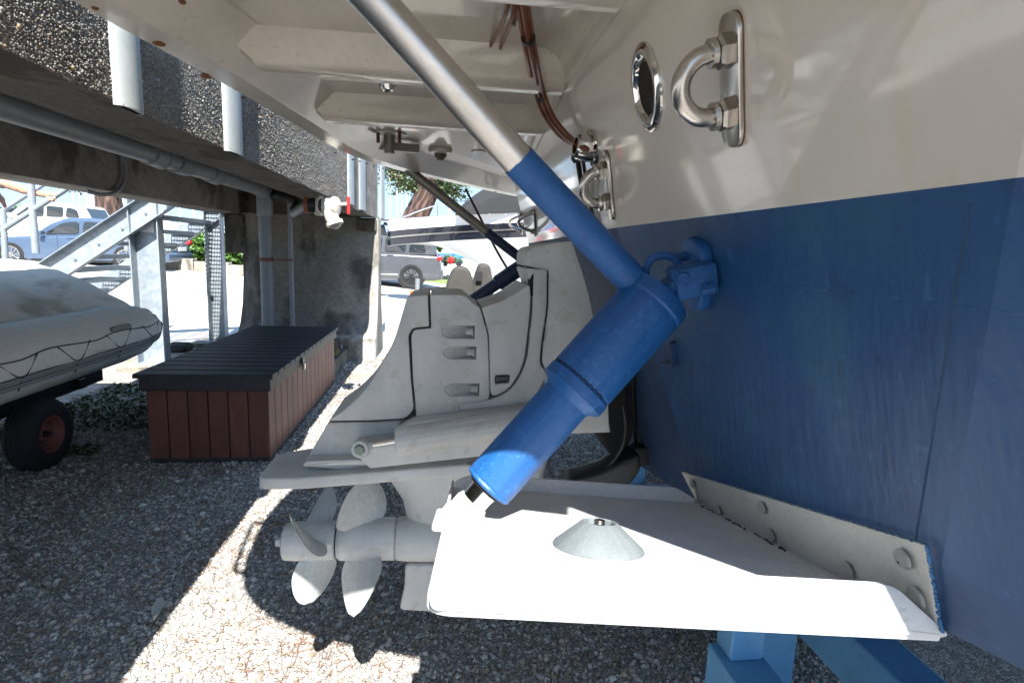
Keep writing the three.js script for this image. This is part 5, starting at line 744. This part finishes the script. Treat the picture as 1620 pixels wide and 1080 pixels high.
{ const z = -18.4, y0 = onZ(653, 456, z).y; car('parked_car', 'silver grey estate SUV with dark alloy wheel, parked beyond the drive', onZ(698, 430, z).x, y0, { L: 4.85, W: 1.95, H: 1.72, paint: paint(.095, .1, .112, .35), z, kind: 'suv' }); }
{ const z = -16.4, y0 = onZ(160, 426, z).y; car('parked_car', 'light blue saloon car seen through the stairs', onZ(262, 400, z).x, y0, { L: 4.75, W: 1.8, H: 1.34, paint: paint(.075, .115, .185, .3), z, kind: 'saloon' }); }
{ const z = -25, y0 = onZ(40, 394, z).y; car('parked_car', 'black car at the left edge behind the light blue saloon', onZ(66, 380, z).x, y0, { L: 4.7, W: 1.9, H: 1.62, paint: paint(.012, .013, .016, .1), z, kind: 'suv' }); }
{ const z = -23, y0 = onZ(90, 388, z).y; car('parked_car', 'white car with tall red tail lights behind the bonnet of the light blue saloon', onZ(145, 380, z).x, y0, { L: 4.2, W: 1.8, H: 1.55, paint: paint(.75, .75, .75, 0), z, kind: 'suv' }); }

// ================================================================ KERB, HEDGE, TREES
{
  const a = onZ(268, 424, -17.2), b = onZ(378, 428, -17.2); const g = thing('kerb', 'low concrete kerb wall in front of the hedge', 'kerb', null, V((a.x + b.x) / 2, gh(a.x, -17.2), -17.2));
  const n = 5, x0 = a.x - .3, x1 = b.x + 2.6; for (let i = 0; i < n; i++) { const w = (x1 - x0) / n, x = x0 + w * (i + .5); mesh('kerb_stone', buv(box(x, gh(x, -17.3) + .06, -17.3, w - .012, .5, .3, .02)), M.concLight, g); }
}
function leaves(n, place, s0, s1, shade = .5) {                            // many small leaf faces
  const pos = [], nor = [], col = [], nv = V(), q = new THREE.Quaternion(), e = new THREE.Euler();
  for (let i = 0; i < n; i++) { const p = place(i); if (!p) continue; const s = rr(s0, s1); e.set(rr(-1.2, 1.2), rr(0, 6.28), rr(-1.2, 1.2)); q.setFromEuler(e); const pt = [[-.5, 0], [0, -.22], [.5, 0], [-.5, 0], [.5, 0], [0, .22]].map(c => V(c[0] * s, .06 * s * (1 - Math.abs(c[0] * 2)), c[1] * 2 * s * .9).applyQuaternion(q).add(p)); nv.set(0, 1, 0).applyQuaternion(q); const k = rr(1 - shade, 1 + shade); for (const t of pt) { pos.push(t.x, t.y, t.z); nor.push(nv.x, nv.y, nv.z); col.push(k * rr(.85, 1.15), k, k * .8); } }
  const g = new THREE.BufferGeometry(); g.setAttribute('position', new THREE.Float32BufferAttribute(pos, 3)); g.computeVertexNormals(); g.setAttribute('color', new THREE.Float32BufferAttribute(col, 3)); g.setAttribute('uv', new THREE.Float32BufferAttribute(new Float32Array(pos.length / 3 * 2), 2)); return g;
}
function bush(name, label, cat, u0, u1, v0, z, dz, n, s, group) {
  const a = onZ(u0, v0, z), b = onZ(u1, v0, z), y0 = gh((a.x + b.x) / 2, z), H = Math.max(.6, a.y - y0), c = V((a.x + b.x) / 2, y0, z - dz / 2), W = (b.x - a.x) / 2;
  const g = thing(name, label, cat, group, c); const stems = []; for (let i = 0; i < 7; i++) stems.push(tube([V(c.x + rr(-.2, .2) * W, y0, c.z + rr(-.2, .2)), V(c.x + rr(-.5, .5) * W, y0 + H * .4, c.z + rr(-.4, .4)), V(c.x + rr(-.8, .8) * W, y0 + H * .85, c.z + rr(-.5, .5))], .02, 8, 5)); mesh('stems', merge(stems), M.bark, g);
  mesh('foliage', leaves(n, () => { const th = rr(0, 6.28), ph = Math.acos(rr(-1, 1)), r = Math.pow(rnd(), .22); const bump = 1 + .16 * Math.sin(th * 5 + ph * 7) * Math.sin(ph * 6); const p = V(Math.cos(th) * Math.sin(ph) * r * W * bump, (Math.cos(ph) * r * bump * .5 + .5) * H, Math.sin(th) * Math.sin(ph) * r * dz / 2 * bump); return p.add(c); }, s * .6, s), M.leafA, g); return g;
}
bush('hedge_bush', 'bright green hedge bush right of the light blue saloon, behind the steel post', 'bush', 272, 338, 360, -17.8, 2.2, 9000, .13, null);
bush('hedge_bush', 'bright green hedge bush between the steel post and the pier', 'bush', 336, 392, 357, -17.8, 2.2, 8000, .13, null);
bush('far_bush', 'distant green bushes at the left edge beyond the black car', 'bush', -40, 45, 322, -60, 8, 5000, .5, null);
bush('far_bush', 'distant green bushes behind the pine trunk', 'bush', 622, 705, 341, -70, 8, 4500, .6, null);
function pine(label, u, vTop, lean, z, r, H, hang) {
  const b = onZ(u, 345, z), y0 = gh(b.x, z); { const q = onZ(lean, vTop, z); b.x -= (q.x - b.x) / (q.y - b.y) * (b.y - y0); } const g = thing('pine_tree', label, 'pine tree', null, V(b.x, y0, z)), k = (onZ(lean, vTop, z).x - b.x) / (onZ(lean, vTop, z).y - y0);
  const P = t => V(b.x + k * H * t + .1 * Math.sin(t * 5) * r, y0 + H * t, z); const tr = surf((s, t) => { const p = P(t), a = s * Math.PI * 2, rad = r * (1.25 - .75 * t) * (1 + .25 * Math.exp(-t * 14)) * (1 + .07 * Math.sin(a * 3 + t * 20) + .05 * Math.sin(a * 7)); return p.add(V(Math.cos(a) * rad, 0, Math.sin(a) * rad)); }, 20, 24); const uvp = tr.attributes.uv; for (let i = 0; i < uvp.count; i++) uvp.setXY(i, uvp.getX(i) * 2, uvp.getY(i) * H / 2.5);
  mesh('trunk', tr, M.bark, g); const ends = [];
  hang.forEach(([t, hu, hv, dz, rad]) => { const p = P(t), q = onZ(hu, hv, z + dz), m = p.clone().lerp(q, .5).add(V(0, .12, 0)); mesh('limb', tube([p, m, q], rad * r, 14, 7), M.bark, g); ends.push(q, m.clone().lerp(q, .5), m); });
  const top = P(1); for (let i = 0; i < 16; i++) { const a = i / 16 * 6.28, R = rr(1.5, 4.5); ends.push(top.clone().add(V(Math.cos(a) * R, rr(-.3, 1.2), Math.sin(a) * R))); }
  const pos = [], tw = []; mesh('crown', leaves(8000, (i) => { const c = ends[i % ends.length], s = i % ends.length < hang.length * 3 ? .55 : 1.3; const v = V(rr(-1, 1), rr(-.6, .6), rr(-1, 1)); if (v.length() > 1) return null; return c.clone().add(v.multiplyScalar(s * (.5 + .8 * hash(i % ends.length, i % 5, 3)))); }, .06, .15), M.leafPine, g); return g;
}
pine('leaning pine tree with dark trunk, seen between the walkway end and the platform', 655, 275, 686, -24, .5, 9, [[.36, 620, 276, .3, .3], [.4, 630, 292, .4, .2], [.42, 612, 262, .2, .2], [.4, 722, 305, .2, .22], [.44, 738, 286, .5, .25], [.42, 706, 296, .4, .15]]);
pine('pine tree with twin limbs at the top left, above the parked cars', 172, 290, 168, -27, .45, 8.5, [[.34, 138, 288, .3, .4], [.36, 190, 296, .2, .4], [.4, 100, 286, .4, .2], [.42, 118, 292, .2, .2], [.42, 76, 280, .2, .2]]);

// ================================================================ DARK HULLED MOTOR BOAT BEYOND, AND THE SEATS
{
  const z = -13, g = thing('moored_motor_boat', 'white and navy motor boat with black canvas cover, propped up beyond the walkway end', 'motor boat', null, V(2.5, 0, z - 1.3));
  const X0 = onZ(604, 372, z).x, L = 8; const yv = (v, u = 720) => onZ(u, v, z).y;
  const half = (s) => 1.35 * Math.pow(Math.sin(Math.min(1, s * 1.5 + .02) * Math.PI / 2), .62);
  const sheer = s => yv(358, 610) + .34 * Math.pow(Math.min(1, s * 2.2), .8), keel = s => { const t = s * L; return yv(383, 612) - .02 - .95 * sstep(.9, 3.6, t) - .25 * sstep(2.6, 5, t) - .0; };
  const band = (name, t0, t1, mat, out = 0, label) => { const f = () => surf((s, t) => { const q = 2 * s - 1, side = q < 0 ? -1 : 1, ss = .0005 + Math.abs(q) * .9995, k = mix(t0, t1, t), ys = sheer(ss), yk = keel(ss); const y = mix(ys, mix(ys, yk, .0) - .42 * 1, k); const b = half(ss) * (1 - .06 * k) + out; return V(X0 + ss * L, y, z - 1.35 + side * b); }, 120, 3); mesh(name, f(), mat, g, label); };
  band('bulwark', -.35, .2, M.whiteGloss); band('navy_band', .2, .52, M.navyGloss, .012); band('rubbing_rail', .52, .6, M.inox, .03); band('black_band', .6, 1, M.navyGloss, .0);
  const bot = () => surf((s, t) => { const q = 2 * s - 1, side = q < 0 ? -1 : 1, ss = .0005 + Math.abs(q) * .9995, ys = sheer(ss) - .42, yk = Math.min(ys - .01, keel(ss)); const y = mix(ys, yk, t); const b = half(ss) * .94 * Math.pow(1 - t, .8); return V(X0 + ss * L, y, z - 1.35 + side * b); }, 120, 14); mesh('bottom', bot(), M.whiteGloss, g, 'white bottom sweeping up to the bow');
  mesh('foredeck', surf((s, t) => { const ss = .002 + s * .998, b = half(ss); return V(X0 + ss * L, sheer(ss) + .147 + .05 * Math.sin(t * Math.PI), z - 1.35 + (t * 2 - 1) * b); }, 40, 8), M.whiteGloss, g);
  mesh('canvas_cover', surf((s, t) => { const x = mix(onZ(722, 330, z).x, X0 + L, s), a = t * Math.PI, hh = .95 * Math.pow(Math.min(1, s * 5 + .02), .6); return V(x, sheer((x - X0) / L) + .13 + hh * Math.pow(Math.sin(a), .45), z - 1.35 + 1.22 * Math.cos(a)); }, 40, 24), M.blackCanvas, g, 'black canvas cover over the cockpit');
  for (const u of [775, 800, 825]) { const p = onZ(u, 338, z + .0); const s = new THREE.SphereGeometry(.022, 8, 6); s.translate(p.x, p.y, z - .1); mesh('press_stud', s, M.chrome, g); }
  const a = onZ(612, 360, z - .9); mesh('bow_roller', merge([bar(V(X0 - .25, sheer(0) + .2, z - 1.35), V(X0 + .5, sheer(0) + .2, z - 1.35), .2, .05), cyl(V(X0 - .25, sheer(0) + .2, z - 1.5), V(X0 - .25, sheer(0) + .2, z - 1.2), .07)]), M.inox, g); mesh('anchor', merge([bar(V(X0 - .1, sheer(0) + .12, z - 1.35), V(X0 + .35, sheer(0) - .02, z - 1.35), .05, .07), bar(V(X0 - .18, sheer(0) + .08, z - 1.5), V(X0 - .08, sheer(0) - .16, z - 1.2), .16, .03)]), M.black, g);
  mesh('bow_rail', merge([tube([V(X0 + .3, sheer(.04) + .2, z - 1.2), V(X0 + 1.2, sheer(.15) + .42, z - .7), V(X0 + 2.4, sheer(.3) + .5, z - .25)], .014, 20, 6), cyl(V(X0 + 1.2, sheer(.15) + .1, z - .7), V(X0 + 1.2, sheer(.15) + .42, z - .7), .012)]), M.chrome, g);
  for (const x of [X0 + 4.2, X0 + 6.5]) mesh('prop_stand', buv(box(x, .2, z - 1.35, .2, .7, 1.2, .02)), M.cradleA, g);
}
{
  const z = -8.2, g = thing('padded_settee', 'rounded grey beige padded boat seat backs beyond the top of the drive', 'settee', null, V(onZ(742, 460, z).x, .3, z));
  const back = (u0, u1, vT, vB, zz) => { const a = onZ(u0, vB, zz), b = onZ(u1, vB, zz), t = onZ((u0 + u1) / 2, vT, zz); const pts = rounded([[a.x, a.y], [b.x, b.y], [mix(a.x, b.x, .92), mix(a.y, t.y, .6)], [mix(a.x, b.x, .75), t.y], [mix(a.x, b.x, .3), t.y], [mix(a.x, b.x, .1), mix(a.y, t.y, .55)]], .12, 6); mesh('backrest', buv(extrudeXY(pts, zz, zz - .3, .05, 4)), M.beige, g); };
  back(702, 752, 421, 472, z); back(745, 782, 417, 472, z - .25); const a = onZ(748, 470, z - .1); mesh('base', buv(box(a.x, a.y - .15, z - .2, .9, .3, .6, .05)), M.beige, g); mesh('dark_slot', buv(extrudeXY(rounded([[onZ(756, 430, z).x, onZ(756, 430, z).y], [onZ(765, 430, z).x, onZ(765, 430, z).y], [onZ(764, 446, z).x, onZ(764, 446, z).y], [onZ(754, 446, z).x, onZ(754, 446, z).y]], .02, 3), z - .19, z - .23, .004, 1)), M.seam, g); mesh('pedestal', cyl(V(a.x, 0, z - .2), V(a.x, a.y - .2, z - .2), .08), M.dull, g);
}
{
  const z = -8.6, a = onZ(655, 462, z), g = thing('marker_post', 'small grey post with an orange reflector behind the drive', 'post', null, V(a.x, 0, z)); mesh('post', cyl(V(a.x + .03, 0, z), V(a.x + .05, a.y + .2, z), .04, .035, 12), M.pvcLight, g); mesh('reflector', buv(box(a.x - .02, a.y - .02, z + .04, .09, .09, .03, .01)), std({ color: C(.7, .12, .03), roughness: .4 }), g); mesh('bracket', bar(V(a.x + .06, a.y + .05, z), V(a.x + .5, a.y + .08, z), .04, .03), M.black, g);
}
// ================================================================ FAR THINGS: RAILING, GREEN CART, SAILING BOATS
{
  const z = -34, a = onZ(690, 404, z), b = onZ(790, 407, z), g = thing('blue_railing', 'distant blue railing beyond the silver car', 'railing', null, V((a.x + b.x) / 2, 0, z)); mesh('top_rail', buv(box((a.x + b.x) / 2, a.y, z, b.x - a.x + 3, .28, .08, .02)), std({ color: C(.04, .16, .5), roughness: .6 }), g); for (let i = 0; i < 7; i++) mesh('rail_post', buv(box(mix(a.x - 1.4, b.x + 1.4, i / 6), a.y / 2 - .08, z, .09, a.y - .12, .09, .02)), std({ color: C(.3, .36, .45), roughness: .6 }), g);
  const w = thing('white_wall', 'distant low white wall behind the blue railing', 'wall', null, V((a.x + b.x) / 2, 0, z - 6)); mesh('wall', buv(box((a.x + b.x) / 2, .55, z - 6, 14, 1.1, .3, .02)), M.whiteGloss, w); mesh('coping', buv(box((a.x + b.x) / 2, 1.13, z - 6, 14.1, .07, .4, .02)), M.concLight, w);
  const zc1 = -27, c0 = onZ(697, 415, zc1), c1 = onZ(733, 415, zc1), t = thing('green_cart', 'small dark green cart with a red disc on its side, beyond the silver car', 'cart', null, V((c0.x + c1.x) / 2, 0, zc1)); const yT = onZ(715, 402, zc1).y, y0 = onZ(715, 421, zc1).y; mesh('body', buv(extrudeXY(rounded([[c0.x, y0 + .1], [c0.x, yT - .2], [mix(c0.x, c1.x, .25), yT], [mix(c0.x, c1.x, .6), yT - .08], [c1.x, y0 + .32], [c1.x, y0 + .1]], .12, 4), zc1, zc1 - .7, .05, 3)), std({ color: C(.03, .08, .05), roughness: .5 }), t); mesh('red_disc', lathe([[0, .03], [.15, .03], [.17, 0]], V(mix(c0.x, c1.x, .45), mix(y0, yT, .45), zc1), V(0, 0, 1), 24), M.red, t); for (const x of [mix(c0.x, c1.x, .2), mix(c0.x, c1.x, .8)]) mesh('wheel', cyl(V(x, y0 + .1, zc1 + .03), V(x, y0 + .1, zc1 - .73), .13), M.tyre, t); mesh('handle', bar(V(c0.x, yT - .15, zc1 - .35), V(c0.x - .3, yT + .1, zc1 - .35), .3, .03), M.black, t);
}
{
  const spots = [[118, -75, 13], [128, -85, 14], [150, -90, 12], [165, -70, 11], [196, -80, 15], [248, -85, 14], [262, -70, 13], [285, -90, 15], [306, -78, 13], [318, -95, 14], [374, -85, 13], [617, -95, 14], [629, -88, 13], [637, -110, 15], [644, -98, 13], [712, -90, 13]];
  const hull = (x, y, z, L, B) => surf((s, t) => { const k = s, b = B * Math.pow(Math.sin(Math.PI * clamp(.12 + k * .88, 0, 1)), .6), a = (t - .5) * Math.PI; return V(x + (k - .5) * L, y + 1.15 + .3 * k * k - Math.cos(a) * 1.15 * (1 - .3 * k), z + b * Math.sin(a)); }, 16, 10);
  spots.forEach(([u, z, H], i) => { const p = onZ(u, 340, z), y0 = gh(p.x, z) + .1, L = rr(8, 11); const g = thing('sailing_boat', 'distant white sailing boat with bare mast, one of the crowd in the marina', 'sailing boat', 'sailing boats in the distant marina', V(p.x, y0, z));
    mesh('hull', hull(p.x, y0, z, L, 1.4), M.whiteGloss, g); mesh('cabin', buv(box(p.x - .2, y0 + 1.6, z, L * .4, .55, 1.7, .15)), M.whiteGloss, g); mesh('mast', cyl(V(p.x, y0 + 1.2, z), V(p.x + H * (-.012), y0 + H, z), .085, .06, 8), std({ color: C(.78, .79, .8), roughness: .4 }), g); mesh('boom', cyl(V(p.x, y0 + 2.5, z), V(p.x - L * .4, y0 + 2.4, z), .12, .1, 8), M.whiteGloss, g); mesh('spreaders', merge([box(p.x, y0 + H * .45, z, .04, .04, 1.6, .01), box(p.x, y0 + H * .7, z, .04, .04, 1.2, .01), cyl(V(p.x, y0 + H, z), V(p.x + L * .48, y0 + 1.3, z), .02, .02, 5), cyl(V(p.x, y0 + H, z), V(p.x - L * .48, y0 + 1.3, z), .02, .02, 5)]), M.inox, g); });
  const z = -50, p = onZ(190, 342, z), y0 = gh(p.x, z), g = thing('motor_cruiser', 'distant white motor cruiser with flying bridge above the parked cars', 'motor cruiser', null, V(p.x, y0, z)); const yb0 = p.y - 1.6; mesh('hull', hull(p.x, yb0, z, 7.5, 1.5), M.whiteGloss, g); mesh('cabin', buv(extrudeXY(rounded([[p.x - 2.6, yb0 + 1.2], [p.x - 2.3, yb0 + 2.2], [p.x + .6, yb0 + 2.25], [p.x + 2.2, yb0 + 1.25]], .2, 4), z + .9, z - .9, .1, 3)), M.whiteGloss, g); mesh('window_band', buv(extrudeXY(rounded([[p.x - 2.2, yb0 + 1.7], [p.x - 2.1, yb0 + 2.02], [p.x + .5, yb0 + 2.04], [p.x + 1.2, yb0 + 1.7]], .08, 3), z + .93, z - .93, .02, 1)), M.glass, g); mesh('flying_bridge', buv(box(p.x - 1, yb0 + 2.75, z, 1.8, .9, 1.4, .2)), M.whiteGloss, g); mesh('radar_arch', tube([V(p.x - 1.9, yb0 + 2.3, z + .8), V(p.x - 2.2, yb0 + 3.6, z + .5), V(p.x - 2.2, yb0 + 3.6, z - .5), V(p.x - 1.9, yb0 + 2.3, z - .8)], .09, 24, 6), M.whiteGloss, g); mesh('cradle', buv(box(p.x, (yb0 + y0) / 2, z, 4, Math.max(.3, yb0 - y0), 1.2, .05)), M.black, g);
}
renderer.render(scene, camera);
